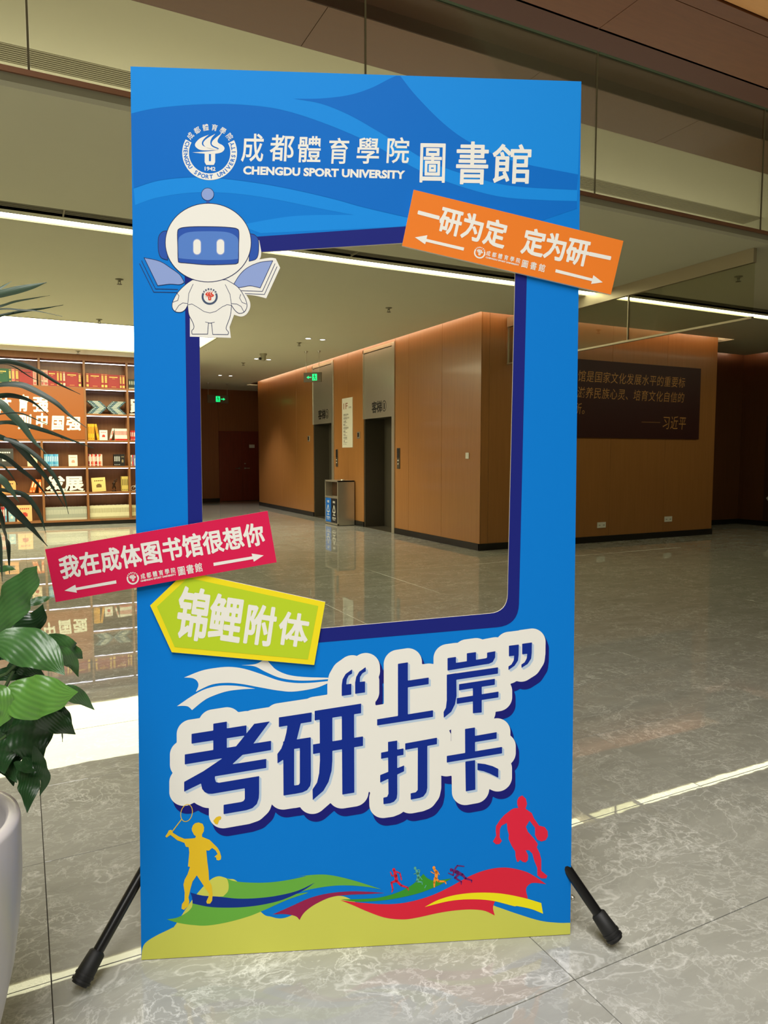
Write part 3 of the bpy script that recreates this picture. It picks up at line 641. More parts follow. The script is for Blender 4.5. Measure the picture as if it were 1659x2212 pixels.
# ---- books
BM = {}
def bmat(c):
    if c not in BM: BM[c] = mat('cover_%d_%d_%d' % c, c, .45)
    return BM[c]
M_PAGES = mat('book_pages', (226, 214, 186), .8); M_GOLD = mat('spine_gold', (222, 184, 96), .4, .3)
BOOKS = {}
def book(w, d, h, col, deco, loc, label, group, lean=0, flat=False, face=False, cat='book', mark=None):
    """w spine thickness (x), d depth (y), h height (z); spine faces the hall"""
    key = (round(w, 3), round(d, 3), round(h, 3), col, deco, mark, face)
    if key not in BOOKS:
        m = MB()
        if face:    # cover faces the hall: w is its width, d its thickness
            m.bbox(-w/2, w/2, 0, .004, 0, h, .001, 0).box(-w/2, w/2, d-.004, d, 0, h, 0).box(-w/2, -w/2+.004, .004, d-.004, 0, h, 0).box(-w/2+.004, w/2-.003, .004, d-.004, .003, h-.003, 1)
        else:
            m.bbox(-w/2, w/2, 0, .004, 0, h, .001, 0).box(-w/2, -w/2+.003, .004, d, 0, h, 0).box(w/2-.003, w/2, .004, d, 0, h, 0).box(-w/2+.003, w/2-.003, .004, d-.004, .003, h-.003, 1)
        y = -.0008
        def q(a, b, c, e): m.add([(a, y, c), (b, y, c), (b, y, e), (a, y, e)], [(0, 1, 2, 3)], 2)
        if deco == 'gold' and not face:
            n = 6
            for i in range(n): z = h*(.38+.085*i); q(-w*.3, w*.3, z, z+h*.058); 
            q(-w*.38, w*.38, h*.93, h*.95); q(-w*.34, w*.34, h*.06, h*.22)
        elif deco == 'gold':
            for i in range(6): x = -w*.36+w*.12*i; q(x, x+w*.1, h*.78, h*.85)
            q(-w*.12, w*.12, h*.70, h*.715); q(-w*.2, w*.2, h*.1, h*.12)
        elif deco == 'band': q(-w*.5, w*.5, .0, h*.14); q(-w*.28, w*.28, h*.45, h*.8)
        elif deco == 'title' and face:
            for i in range(5): x = -w*.3+w*.13*i; q(x, x+w*.09, h*.74, h*.82)
            q(-w*.18, w*.2, h*.3, h*.5); q(-w*.1, w*.12, h*.5, h*.56)
        elif deco == 'title': q(-w*.25, w*.25, h*.4, h*.82); q(-w*.25, w*.25, h*.08, h*.14)
        o = m.build('book', [bmat(col), M_PAGES, bmat(mark) if mark else M_GOLD]); BOOKS[key] = o
    else: o = BOOKS[key].copy(); COL.objects.link(o)
    o.location = loc
    o.rotation_euler = (0, math.radians(90) if flat else math.radians(lean), 0)
    return tag(o, label, cat, group)
FRONT = YB+.05
def rowb(x, z, items, group, labf):
    """items: (w, h, col, deco, face, mark)"""
    for i, it in enumerate(items):
        w, h, col, deco, face, mark = it
        book(w, .2 if not face else .05, h, col, deco, (x+w/2, FRONT, z+.0005), labf(i, it), group, face=face, mark=mark); x += w+.0015
    return x
RED, RED2, GRN, PNK, TEAL = (158, 34, 36), (140, 28, 34), (20, 82, 52), (196, 96, 96), (60, 92, 96)
z = sz[5]
cn = {RED: 'red', RED2: 'dark red', GRN: 'green', PNK: 'pink', (206, 170, 150): 'pale pink', (24, 40, 34): 'dark green', (140, 50, 40): 'brick red'}
def yb(where):
    return lambda i, it: '%s gold-lettered yearbook, %s, %s' % (cn[it[2]], 'cover facing out' if it[4] else 'spine out', where+' %s from left' % ['first', 'second', 'third', 'fourth', 'fifth', 'sixth', 'seventh', 'eighth', 'ninth', 'tenth'][i])
G = 'reference yearbooks on the top shelf'
rowb(-.39, z, [(.24, .29, GRN, 'gold', True, None), (.05, .29, GRN, 'gold', False, None), (.055, .29, PNK, 'gold', False, None), (.07, .29, (140, 50, 40), 'gold', False, None), (.235, .29, RED, 'gold', True, (80, 20, 24)), (.06, .28, (206, 170, 150), 'gold', False, PNK)], G, yb('top shelf behind palm,'))
rowb(.40, z, [(.05, .3, (206, 170, 150), 'gold', False, PNK), (.07, .3, (206, 170, 150), 'gold', False, PNK), (.15, .29, RED, 'gold', True, None), (.05, .29, RED, 'gold', False, None), (.055, .29, RED2, 'gold', False, None), (.055, .29, RED, 'gold', False, (240, 220, 190)), (.22, .28, RED, 'gold', True, None), (.06, .27, RED2, 'gold', False, None)], G, yb('top shelf above panel,'))
rowb(1.2, z, [(.06, .28, RED, 'gold', False, None), (.215, .28, RED, 'gold', True, None), (.06, .28, RED, 'gold', False, None), (.065, .28, RED, 'gold', False, None), (.22, .27, RED, 'gold', True, None), (.045, .27, RED2, 'gold', False, None), (.06, .27, RED, 'gold', False, None)], G, yb('top shelf near board,'))
rowb(2.0, z, [(.042, .2, (24, 40, 34), 'band', False, (190, 190, 170))]*8, G, lambda i, it: 'small dark green volume on the top shelf beside the board edge')
# bow-tie pile of blue green volumes
z = sz[4]; n = 11
for i in range(n):
    s = 1-abs(i-(n-1)/2)/((n-1)/2)
    for side in (-1, 1):
        cx = 1.57+side*(.235-.12*s)
        zz = z+i*.0235
        o = book(.0225, .16, .25, TEAL if (i+side) % 2 else (84, 104, 128), 'title', (cx-.125, FRONT, zz+.0115), 'blue green volume in the %s pile, %s layer from the bottom' % ('left' if side < 0 else 'right', ['first', 'second', 'third', 'fourth', 'fifth', 'sixth', 'seventh', 'eighth', 'ninth', 'tenth', 'eleventh'][i]), 'bow-tie pile of blue green volumes', flat=True, mark=(214, 216, 206))
        if i in (3, 4, 5, 6): o.location.x += -side*.0
def cellbooks(x, z, n, w, h, cols, deco, lab, group, leans=None, mark=None, hv=0):
    for i in range(n):
        c = cols[i % len(cols)]; l = leans[i] if leans else 0; hh = h-(hv*((i*7) % 3))
        book(w, .18, hh, c, deco, (x+w/2+i*(w+.0012), FRONT, z+.0005+(math.sin(math.radians(abs(l)))*w/2)), lab(i, c), group, lean=l, mark=mark)
O = ['first', 'second', 'third', 'fourth', 'fifth', 'sixth', 'seventh', 'eighth', 'ninth', 'tenth', 'eleventh', 'twelfth', 'thirteenth']
YEL, ORG, SKY, WHT, CRM = (232, 168, 36), (226, 108, 36), (84, 162, 210), (236, 232, 220), (232, 206, 150)
z = sz[3]
cellbooks(1.205, z, 3, .04, .32, [YEL], 'title', lambda i, c: 'yellow upright book on the fourth shelf, %s from the left' % O[i], 'yellow books', mark=(180, 110, 20))
book(.04, .18, .32, YEL, 'title', (1.402, FRONT, z+.003), 'yellow book leaning against the three upright ones', 'yellow books', lean=-9, mark=(180, 110, 20))
book(.15, .02, .2, WHT, 'title', (1.495, FRONT, z+.001), 'small white book facing out with a red sketch, fourth shelf', 'books facing out', face=True, mark=(206, 60, 50))
book(.03, .18, .24, WHT, 'band', (1.622, FRONT, z+.006), 'white book with a red foot leaning at the left of its row', 'white books with red feet', lean=16, mark=(200, 50, 40))
for i in range(9): book(.0245, .18, .235, WHT, 'band', (1.722+i*.0262, FRONT, z+.001), 'white book with a red foot on the fourth shelf, %s upright one' % O[i], 'white books with red feet', mark=(200, 50, 40))
for i in range(3): book(.03, .18, .2, (196, 44, 40), 'title', (2.02+i*.034, FRONT, z+.001), 'red book on the fourth shelf beside the board edge', 'red books beside the board edge', mark=WHT)
z = sz[2]
book(.28, .03, .34, (64, 62, 62), 'title', (-.26, FRONT, z+.001), 'large charcoal album facing out on the third shelf', 'books facing out', face=True, mark=(230, 225, 215))
book(.17, .02, .23, (236, 214, 180), 'title', (.20, FRONT, z+.001), 'cream book facing out with a red and black figure', 'books facing out', face=True, mark=(170, 60, 40))
cellbooks(.405, z, 8, .0305, .235, [SKY, (110, 182, 222), (62, 140, 196)], 'title', lambda i, c: 'blue book on the third shelf, %s from the left' % O[i], 'blue books', mark=(206, 226, 240))
book(.16, .02, .22, (240, 232, 212), 'title', (.92, FRONT, z+.001), 'cream book facing out with a round pink emblem', 'books facing out', face=True, mark=(222, 150, 130))
cellbooks(1.2, z, 11, .0225, .24, [(150, 40, 40), WHT, (200, 60, 50), (232, 120, 90), (240, 200, 190), (196, 40, 36)], 'title', lambda i, c: 'thin red or pink book on the third shelf, %s from the left' % O[i], 'red and pink books', mark=WHT, hv=.006)
cellbooks(1.68, z, 4, .028, .235, [(28, 26, 28)], 'title', lambda i, c: 'black book on the third shelf, %s from the left' % O[i], 'black books', mark=(200, 200, 200))
book(.085, .025, .235, (30, 27, 28), 'title', (1.842, FRONT, z+.001), 'black book facing out beside the black spines', 'books facing out', face=True, mark=(150, 130, 100))
cellbooks(2.0, z, 6, .026, .22, [WHT, (220, 60, 60), (90, 120, 190), (220, 190, 60)], 'title', lambda i, c: 'mixed coloured book by the board edge, %s from the left' % O[i], 'mixed books by the board edge', mark=(120, 120, 130))
z = sz[1]
book(.24, .03, .24, (240, 168, 104), 'title', (-.22, FRONT, z+.001), 'orange album facing out with a dancer figure, second shelf', 'books facing out', face=True, mark=(90, 60, 60))
for i, l in enumerate((16, 16)): book(.045, .18, .26, ORG, 'title', (.148+i*.049, FRONT, z+.012), 'leaning orange book on the second shelf, %s of the two' % ('left', 'right')[i], 'orange books', lean=l, mark=(250, 220, 180))
book(.05, .18, .26, ORG, 'title', (.318, FRONT, z+.001), 'upright orange book on the second shelf', 'orange books', mark=(250, 220, 180))
book(.26, .03, .28, (238, 206, 132), 'title', (1.385, FRONT+.01, z+.004), 'large pale yellow album facing out on the second shelf', 'books facing out', face=True, mark=(120, 90, 50)).rotation_euler = (0, math.radians(-3), 0)
for i in range(4): book(.03, .18, .3, (206, 182, 98), 'title', (1.83+i*.0312, FRONT, z+.001), 'mustard book on the second shelf, %s from the left' % O[i], 'mustard books', mark=(110, 90, 50))
z = sz[0]
for i in range(4): book(.03, .18, .29, [(60, 70, 100), (170, 40, 40), (190, 60, 60), (90, 160, 200)][i], 'title', (-.385+i*.032, FRONT, z+.001), '%s book at the left of the bottom shelf' % ['navy', 'dark red', 'light red', 'light blue'][i], 'books at the left of the bottom shelf', mark=WHT)
book(.11, .02, .2, (150, 190, 210), 'title', (-.19, FRONT+.02, z+.001), 'small pale blue book facing out on the bottom shelf', 'books facing out', face=True, mark=WHT)
book(.26, .03, .31, (236, 184, 126), 'title', (.03, FRONT, z+.001), 'tan album facing out with a red band, bottom shelf', 'books facing out', face=True, mark=(190, 60, 50))
for i in range(40): book(.0176, .18, .25+(i % 3)*.002, (168, 170, 158), 'band', (.405+i*.0187, FRONT, z+.001), 'thin grey journal in the long row below the white letters', 'grey journals on the bottom shelf', cat='journal', mark=(206, 204, 190))
for i in range(38): book(.0185, .18, .258+(i % 4)*.002, (226, 218, 184), 'band', (1.205+i*.0197, FRONT, z+.001), 'thin cream journal in the long row right of the grey journals', 'cream journals on the bottom shelf', cat='journal', mark=(180, 168, 130))
for i in range(12): book(.0185, .18, .25, (214, 200, 150), 'band', (2.005+i*.0197, FRONT, z+.001), 'thin tan journal at the board edge on the bottom shelf', 'tan journals on the bottom shelf', cat='journal', mark=(150, 120, 70))
# white block letters on a stand, figurine, bicycle ornament, picture frame, figure character
def block_letters(name, chars, x0, x1, z, lab):
    t = thing(name, lab, 'letters', ((x0+x1)/2, FRONT+.04, z))
    MB().bbox(x0-.03, x1+.03, FRONT, FRONT+.1, z+.0005, z+.025, .002).build('stand', M_WHITE, t)
    w = (x1-x0)/len(chars)
    for i, ch in enumerate(chars):
        vs, fs = glyph(ch, .035); m = MB(); cx = x0+w*(i+.5); n = len(vs)
        P = lambda y: [(cx+(a-.5)*w*.98/.92, y, z+.03+(b+.12)*.3) for a, b in vs]
        m.add(P(FRONT+.03), fs); m.add(P(FRONT+.06), [q[::-1] for q in fs])
        ed = {}
        for q in fs:
            for k in range(len(q)):
                e = (q[k], q[(k+1) % len(q)]); ed[e] = ed.get(e, 0)+1
        A = P(FRONT+.03); B = P(FRONT+.06)
        for (p, q) in ed:
            if (q, p) not in ed: m.add([A[p], A[q], B[q], B[p]], [(0, 1, 2, 3)])
        m.build('letter', mat('white_foam', (244, 242, 232), .6), t, recalc=False)
block_letters('block_letters', '发展', .43, 1.09, sz[1], 'white block letters on a small stand, lower shelf behind the palm')
block_letters('block_letters', '践', 2.03, 2.33, sz[4], 'white block letter on a stand, upper shelf at the board edge')
t = thing('athlete_figurine', 'dark bronze figurine of an athlete holding something up', 'figurine', (1.67, FRONT+.06, sz[1]+.001)); z = sz[1]+.001; y = FRONT+.06; br = mat('bronze', (58, 40, 30), .35, .7)
MB().lathe((1.67, y, z), [(.045, 0), (.045, .012), (.03, .018), (.0001, .018)], 20).build('base', br, t)
MB().tube([(1.66, y, z+.018), (1.645, y, z+.06), (1.665, y, z+.11), (1.675, y, z+.155), (1.68, y, z+.19), (1.685, y, z+.2)], [.009, .013, .02, .024, .02, .008], 10).tube([(1.69, y, z+.018), (1.7, y, z+.06), (1.685, y, z+.105)], [.008, .012, .016], 8).tube([(1.69, y, z+.185), (1.73, y, z+.2), (1.72, y, z+.235)], [.009, .008, .007], 8).tube([(1.665, y, z+.18), (1.64, y, z+.15), (1.66, y, z+.125)], [.009, .008, .007], 8).lathe((1.688, y, z+.215), [(.0001, -.02), (.014, -.014), (.018, 0), (.014, .014), (.0001, .02)], 12).tube([(1.705, y, z+.23), (1.735, y, z+.25)], .01, 8).build('figure', br, t)
t = thing('bicycle_ornament', 'small white bicycle ornament on the lower shelf at the board edge', 'ornament', (2.1, FRONT+.05, sz[1]))
def ringp(cx, cz, r): return [(cx+r*math.cos(a*math.pi/12), FRONT+.05, cz+r*math.sin(a*math.pi/12)) for a in range(25)]
for cx in (2.045, 2.165): MB().tube(ringp(cx, z+.055, .048), .006, 6).build('wheel', M_WHITE, t)
MB().tube([(2.045, FRONT+.05, z+.055), (2.085, FRONT+.05, z+.12), (2.14, FRONT+.05, z+.12), (2.165, FRONT+.05, z+.055)], .005, 6).tube([(2.085, FRONT+.05, z+.12), (2.105, FRONT+.05, z+.055), (2.14, FRONT+.05, z+.13), (2.15, FRONT+.05, z+.15)], .005, 6).build('frame', M_WHITE, t)
t = thing('picture_frame', 'small pale blue framed card beside the board edge, third shelf', 'picture frame', (2.12, FRONT-.02, sz[2]))
MB().bbox(2.07, 2.19, FRONT-.03, FRONT-.015, sz[2]+.0005, sz[2]+.15, .003).build('frame', M_WHITE, t); MB().box(2.08, 2.18, FRONT-.0315, FRONT-.03, sz[2]+.012, sz[2]+.14).build('card', mat('pale_blue_card', (170, 196, 232), .4), t)

# ================================================================ photo board (1.2 x 2.4 m foam board leaning slightly back)
BL = np.array([.245, 1.944, .002]); EU = np.array([.9279, -.3729, 0]); EU /= np.linalg.norm(EU)
FN = np.array([EU[1], -EU[0], 0]); LEAN = math.radians(2.2)           # FN points to the viewer
UP = np.array([0, 0, 1])*math.cos(LEAN)-FN*math.sin(LEAN); NB = np.cross(EU, UP); NB = NB if NB@FN > 0 else -NB
def WB(u, v, l):
    if 0 < l < .0045: l = l*.3
    return tuple(BL+EU*u+UP*v+NB*l)
def S(x, y):
    p = meet(x, y, BL, NB)-BL; return (float(p@EU), float(p@UP))
def crop(sc, ox, oy): return lambda x, y: S(ox+x/sc, oy+y/sc)
BW, BH = 1.2, 2.4
board = thing('photo_frame_board', 'tall blue photo frame board with a large opening and cartoon print', 'display board', tuple(BL+EU*.6))
def pm(name, c, rough=.6): return mat(name, c, rough, spec=.12)
P_BLUE = pm('print_blue', (2, 120, 210)); P_LBLUE = pm('print_light_blue', (18, 136, 224)); P_DBLUE = pm('print_deep_blue', (2, 106, 198))
P_NAVY = pm('print_navy', (26, 34, 120)); P_TITLE = pm('print_title_navy', (16, 44, 140)); P_SHNAVY = pm('print_shadow_navy', (26, 28, 116)); P_ICE = pm('print_ice_blue', (180, 200, 222))
P_WHITE = pm('print_white', (232, 230, 223)); P_OLIVE = pm('print_olive', (204, 206, 90)); P_GREEN = pm('print_green', (104, 172, 66)); P_GREEN2 = pm('print_dark_green', (60, 148, 46))
P_NAVY2 = pm('print_ribbon_navy', (20, 50, 136)); P_MAG = pm('print_maroon', (150, 36, 78)); P_RED = pm('print_red', (218, 40, 62)); P_YEL = pm('print_yellow', (240, 228, 30)); P_GOLD = pm('print_golden', (228, 190, 42)); P_FOAM = pm('foam_edge', (226, 218, 204), .7)
def plate(loops, lift0, lift1, name, mats, parent, sm=False):
    """flat board cut to an outline (board coordinates), with real thickness"""
    if not isinstance(loops[0][0], (tuple, list)): loops = [loops]
    lp = [smooth(l) if sm else [p[:2] for p in l] for l in loops]; vs, fs = curve_mesh(lp); m = MB()
    m.add([WB(*p, lift1) for p in vs], fs, 0); m.add([WB(*p, lift0) for p in vs], [f[::-1] for f in fs], 1)
    for l in lp:
        n = len(l); m.add([WB(*p, lift0) for p in l]+[WB(*p, lift1) for p in l], [(i, (i+1) % n, n+(i+1) % n, n+i) for i in range(n)], 1)
    return m.build(name, mats, parent, recalc=False)
# opening: straight sides, rounded corners
def rounded(c, r, n=8):
    out = []
    for i in range(len(c)):
        p, a, b = np.array(c[i], float), np.array(c[i-1], float), np.array(c[(i+1) % len(c)], float)
        da = (a-p)/np.linalg.norm(a-p)*r; db = (b-p)/np.linalg.norm(b-p)*r
        for k in range(n+1): t = k/n; out.append(tuple((1-t)**2*(p+da)+2*t*(1-t)*p+t*t*(p+db)))
    return out
IN = [S(428, 553), S(1115, 509), S(1096, 1322), S(441, 1380)]
OUT = [S(398, 522), S(1141, 471), S(1120, 1351), S(410, 1412)]
hole = rounded(IN, .05); border = rounded(OUT, .062)
full = [(0, 0), (BW, 0), (BW, BH), (0, BH)]
full = [(0, 0), (BW, 0), (S(1255.8, 176)[0], S(1255.8, 176)[1]), (S(282, 143.6)[0], S(282, 143.6)[1])]
plate([full, hole], -.006, 0, 'panel', [P_BLUE, P_FOAM], board)
F = Flat(WB); F.shape([border, hole], sm=False, lift=.0012); F.build('printed_border', P_NAVY, board)
# header waves
h = crop(1.693, 280, 120); W_, H_ = full[2]
F = Flat(WB)
tl = full[3]; tr = full[2]
F.shape([tl+(1,), tr+(1,), h(1636, 532)+(1,), h(1500, 528), h(1350, 515), h(1200, 475), h(1060, 420), h(950, 358), h(850, 305), h(700, 243), h(550, 197), h(400, 179), h(250, 179), h(100, 192), h(5, 212)+(1,)], lift=.0004)
F.shape([(15, 487, 1), (100, 460), (200, 448), (300, 448), (450, 465), (600, 492), (750, 527), (850, 555), (1000, 590), (1060, 600, 1), (1000, 625, 1), (480, 650, 1), (400, 620, 1), (600, 587), (820, 583, 1), (700, 560), (500, 520), (350, 502), (220, 502), (100, 520), (20, 547, 1)], h, .0004)
F.build('printed_light_waves', P_LBLUE, board)
F = Flat(WB); F.shape([(600, 158, 1), (700, 157), (800, 145), (880, 120), (950, 85), (975, 74, 1), (990, 75, 1), (1050, 150), (1150, 250), (1250, 320), (1400, 385), (1640, 435, 1), (1636, 492, 1), (1400, 477), (1250, 442), (1100, 390), (1000, 332), (900, 272), (800, 216), (700, 176)], h, .0008)
F.shape([(5, 213, 1), (100, 193), (250, 180), (400, 180), (550, 198), (700, 244), (850, 306), (950, 359), (1060, 421), (1200, 476), (1350, 516), (1500, 529), (1636, 533, 1), (1636, 560, 1), (1400, 640, 1), (1000, 588, 1), (850, 553), (750, 525), (600, 490), (450, 463), (300, 446), (200, 446), (100, 458), (15, 485, 1)], h, .0008)
F.build('printed_deep_waves', P_DBLUE, board)
# university emblem, drawn in unit coordinates (radius 307 = 1)
EK = {}
def emblem(F, O, ringmi, textmi, flamemi, lift, detail=True):
    """O maps emblem sheet coordinates to the plane; the sheet is 307 units in radius about (378, 415)"""
    cx, cy = 378, 415
    a0, a1 = math.radians(150.7), math.radians(387.3); n = 48
    A = [a0+(a1-a0)*k/n for k in range(n+1)]
    F.m.add([F.W(*O(cx+r*math.cos(a), cy-r*math.sin(a)), lift) for r in (307, 232) for a in A], [(k, k+1, n+2+k, n+1+k) for k in range(n)], ringmi)
    if detail:
        T = 'CHENGDU SPORT UNIVERSITY'
        for i, ch in enumerate(T):
            if ch == ' ': continue
            a = math.radians(157+(381-157)*i/(len(T)-1)); r = 269
            vs, fs = glyph(ch, .03); w = max(p[0] for p in vs)/2; ux, uy = math.cos(a), -math.sin(a); tx, ty = -uy*1, ux*1
            # letters stand with their heads towards the centre
            tx, ty = math.sin(a)*-1, -math.cos(a)
            F.raw([(cx+ux*r+tx*(x-w)*62+(-ux)*(y-.34)*62, cy+uy*r+ty*(x-w)*62+(-uy)*(y-.34)*62) for x, y in vs], fs, O, lift+.0003, textmi)
    for i, ch in enumerate('成都體育學院'):
        a = math.radians(139-(139-39)*i/5); r = 287; ux, uy = math.cos(a), -math.sin(a); tx, ty = math.sin(a), math.cos(a)
        F.char(ch, (cx+ux*r, cy+uy*r), (tx*66, ty*66), (ux*72, uy*72), O, off=.012 if detail else .03, lift=lift, mi=ringmi)
    for lp in ([(370, 213, 1), (270, 255), (216, 315), (232, 360), (300, 388), (480, 385, 1), (380, 365), (305, 338), (292, 300), (320, 255)],
               [(442, 203, 1), (350, 255), (307, 305), (332, 350), (400, 376), (480, 378, 1), (405, 345), (385, 300), (402, 250)],
               [(518, 193, 1), (430, 262), (402, 302), (415, 335), (480, 368), (440, 390), (300, 404), (185, 412, 1), (320, 425), (450, 425), (520, 405), (545, 365), (520, 330), (475, 305), (470, 268)]):
        F.shape([lp], O, lift, flamemi)
    F.shape([[(322, 425, 1), (440, 425, 1), (440, 520, 1), (425, 552, 1), (340, 552, 1), (322, 520, 1)], [(370, 430, 1), (393, 430, 1), (393, 510, 1), (370, 510, 1)]], O, lift, flamemi, sm=False)
    if detail: F.words('1942', (322, 612), (444, 616), (0, -42), O, off=.03, lift=lift, mi=ringmi)
e6 = crop(5.184, 380, 250)
F = Flat(WB); emblem(F, e6, 0, 1, 0, .0016); F.build('printed_emblem', [P_WHITE, P_DBLUE], board)
F = Flat(WB)
for ch, x, y, w, hh, sk in (('成', 450, 337, 78, 100, 5), ('都', 558, 338, 84, 96, 5), ('體', 657, 343, 84, 94, 5), ('育', 765, 349, 74, 92, 5), ('學', 872, 348, 82, 94, 5), ('院', 980, 347, 82, 92, 5), ('圖', 1108, 390, 98, 146, 4), ('書', 1253, 393, 118, 152, 6), ('館', 1400, 397, 140, 140, 6)):
    F.char(ch, (x, y), (w, w*.035-w*.02), (sk, -hh), h, off=.012 if w < 90 else .014, lift=.0016)
F.words('CHENGDU SPORT UNIVERSITY', (415, 433), (1007, 450), (1, -29), h, off=.045, lift=.0016)
F.build('printed_lettering', P_WHITE, board)
# title
ca, cb = crop(3.6867, 350, 1480), crop(3.072, 680, 1350)
TA = [[(236,388),(672,320),(672,398),(236,465)], [(409,307),(516,290),(516,500),(409,520)], [(182,552),(868,443),(868,516),(182,630)],
 [(735,308),(857,289),(728,463),(640,555),(560,628),(420,715),(310,782),(177,847),(177,770),(330,685),(478,585),(590,487)],
 [(560,630),(830,587),(830,658),(421,725),(421,745),(430,772),(455,777),(773,724),(773,860),(770,900),(755,945),(720,978),(670,995),(491,1026),(491,953),(630,930),(650,922),(660,905),(660,820),(400,864),(370,864),(340,850),(320,825),(313,790),(310,700),(420,650)],
 [(931,257),(1192,217),(1190,290),(931,332)], [(1000,320),(1105,303),(1072,435),(1035,500),(965,592),(920,622),(919,548),(950,505),(975,440),(990,380)],
 [(965,450),(1052,436),(1052,865),(968,878)], [(1098,428),(1184,415),(1186,760),(1180,800),(1155,835),(1120,852),(1098,857)], [(965,450),(1184,415),(1184,487),(965,520)], [(1052,799),(1075,796),(1090,793),(1100,775),(1130,800),(1120,852),(1052,866)],
 [(1216,205),(1585,147),(1585,222),(1216,280)], [(1256,250),(1356,236),(1356,600),(1350,680),(1325,770),(1285,840),(1201,913),(1199,830),(1235,775),(1252,700),(1258,600)], [(1432,225),(1529,210),(1531,855),(1436,870)], [(1203,472),(1600,408),(1600,482),(1203,547)]]
TB = [[(552,258),(617,248),(617,610),(552,620)], [(600,372),(755,349),(755,392),(600,416)], [(414,626),(784,566),(784,609),(414,666)],
 [(881,220),(936,212),(936,290),(881,300)], [(1009,188),(1069,180),(1069,260),(1009,270)], [(1143,184),(1197,174),(1196,215),(1180,245),(1155,257),(1120,262),(1135,225),(1143,215)], [(881,260),(1130,222),(1160,212),(1180,232),(1155,257),(1120,262),(881,302)],
 [(876,330),(1215,281),(1215,322),(876,372)], [(876,330),(938,320),(940,470),(930,525),(905,575),(856,615),(855,577),(870,550),(876,500)], [(957,393),(1194,357),(1194,396),(957,433)], [(1049,400),(1107,390),(1107,580),(1049,585)], [(942,486),(1218,442),(1218,480),(942,523)],
 [(179,398),(242,390),(242,461),(179,470)], [(179,398),(185,360),(205,325),(247,295),(247,322),(225,335),(212,360),(208,395)], [(268,382),(333,374),(333,447),(268,456)], [(268,382),(275,345),(295,310),(337,280),(338,307),(315,320),(300,345),(298,382)],
 [(1288,138),(1353,130),(1352,200),(1288,207)], [(1323,200),(1352,196),(1348,235),(1325,270),(1285,298),(1285,275),(1305,262),(1320,235)], [(1376,125),(1440,116),(1439,188),(1376,194)], [(1410,188),(1439,184),(1435,222),(1412,258),(1371,284),(1371,262),(1392,248),(1406,222)],
 [(440,847),(588,819),(588,861),(440,887)], [(486,776),(546,767),(547,1120),(543,1150),(525,1172),(500,1182),(456,1188),(455,1146),(480,1140),(489,1120)], [(434,996),(592,932),(592,970),(434,1045)],
 [(600,786),(810,748),(810,790),(600,828)], [(684,800),(746,790),(746,1080),(740,1110),(720,1137),(695,1147),(637,1158),(636,1117),(670,1110),(683,1095)],
 [(997,690),(1062,680),(1063,860),(998,870)], [(1040,740),(1206,711),(1206,753),(1040,780)], [(876,869),(1242,809),(1242,851),(876,912)], [(999,906),(1063,897),(1065,1092),(1002,1103)], [(1080,917),(1130,923),(1180,937),(1217,955),(1217,1013),(1160,985),(1120,970),(1080,962)]]
polys = [[ca(*p) for p in q] for q in TA]+[[cb(*p) for p in q] for q in TB]
I = lambda x, y: (x, y)
F = Flat(WB); vs, fs = field_mesh(polys, .0395, [(.0105*k/8, -.0215*k/8) for k in range(1, 9)]); F.raw(vs, fs, I, .0012); F.build('title_shadow', P_SHNAVY, board)
F = Flat(WB); vs, fs = field_mesh(polys, .0395, []); F.raw(vs, fs, I, .0016); F.build('title_outline', P_WHITE, board)
F = Flat(WB); vs, fs = field_mesh(polys, .0002, [(.0066*k/4, -.0056*k/4) for k in range(1, 5)], .0015, .02); F.raw(vs, fs, I, .0020); F.build('title_letter_shadow', P_ICE, board)
F = Flat(WB); vs, fs = field_mesh(polys, .0002, [], .0015, .01); F.raw(vs, fs, I, .0024); F.build('title_lettering', P_TITLE, board)
# white swooshes
r3 = crop(4.366, 360, 1420)
for lp in ([(165,190,1),(330,125),(480,97),(600,90),(720,105),(870,150),(1050,215),(1200,240),(1350,240),(1530,222,1),(1530,240,1),(1400,290),(1200,322),(1050,312),(850,277),(700,250),(560,240),(420,258),(275,325,1),(300,265),(285,220),(240,195)],
           [(705,72,1),(800,68),(860,55),(925,15,1),(940,15,1),(980,65),(1040,120),(1150,165),(1300,185),(1530,192,1),(1530,205,1),(1350,218),(1200,215),(1060,190),(930,135),(830,85)],
           [(98,460,1),(230,370),(350,305),(480,270),(600,265),(720,275),(835,295,1),(700,302),(560,322),(420,370),(340,415),(240,497,1),(205,465),(160,457)]):
    F = Flat(WB); F.shape([lp], r3, .0012); F.build('printed_white_ribbon', P_WHITE, board)
# bottom landscape and ribbons
g1, w1, q1 = crop(4.608, 340, 1700), crop(2.592, 600, 1820), crop(1.765, 300, 1680)
def w2(x, y): return (x, y)
F = Flat(WB)
F.shape([(0, 0, 1)]+[q1(*p) for p in [(14,650),(30,625),(70,600),(125,573),(140,560),(200,470),(260,400),(300,376),(340,385),(380,400)]]+[q1(465,511), q1(505,530), q1(545,536), q1(590,521), q1(650,487), q1(720,457), q1(780,452), q1(840,482), q1(900,512), q1(960,537), q1(1050,530), q1(1200,500), q1(1320,480), q1(1365,492), q1(1440,518), q1(1530,545), q1(1600,553)]+[(BW, q1(1643, 553)[1], 1), (BW, 0, 1)], lift=.0008)
F.build('printed_ground', P_OLIVE, board)
F = Flat(WB); G_ = lambda *l: [g1(p[0], p[1])+tuple(p[2:]) for p in l]; WW = lambda *l: [w1(p[0], p[1])+tuple(p[2:]) for p in l]
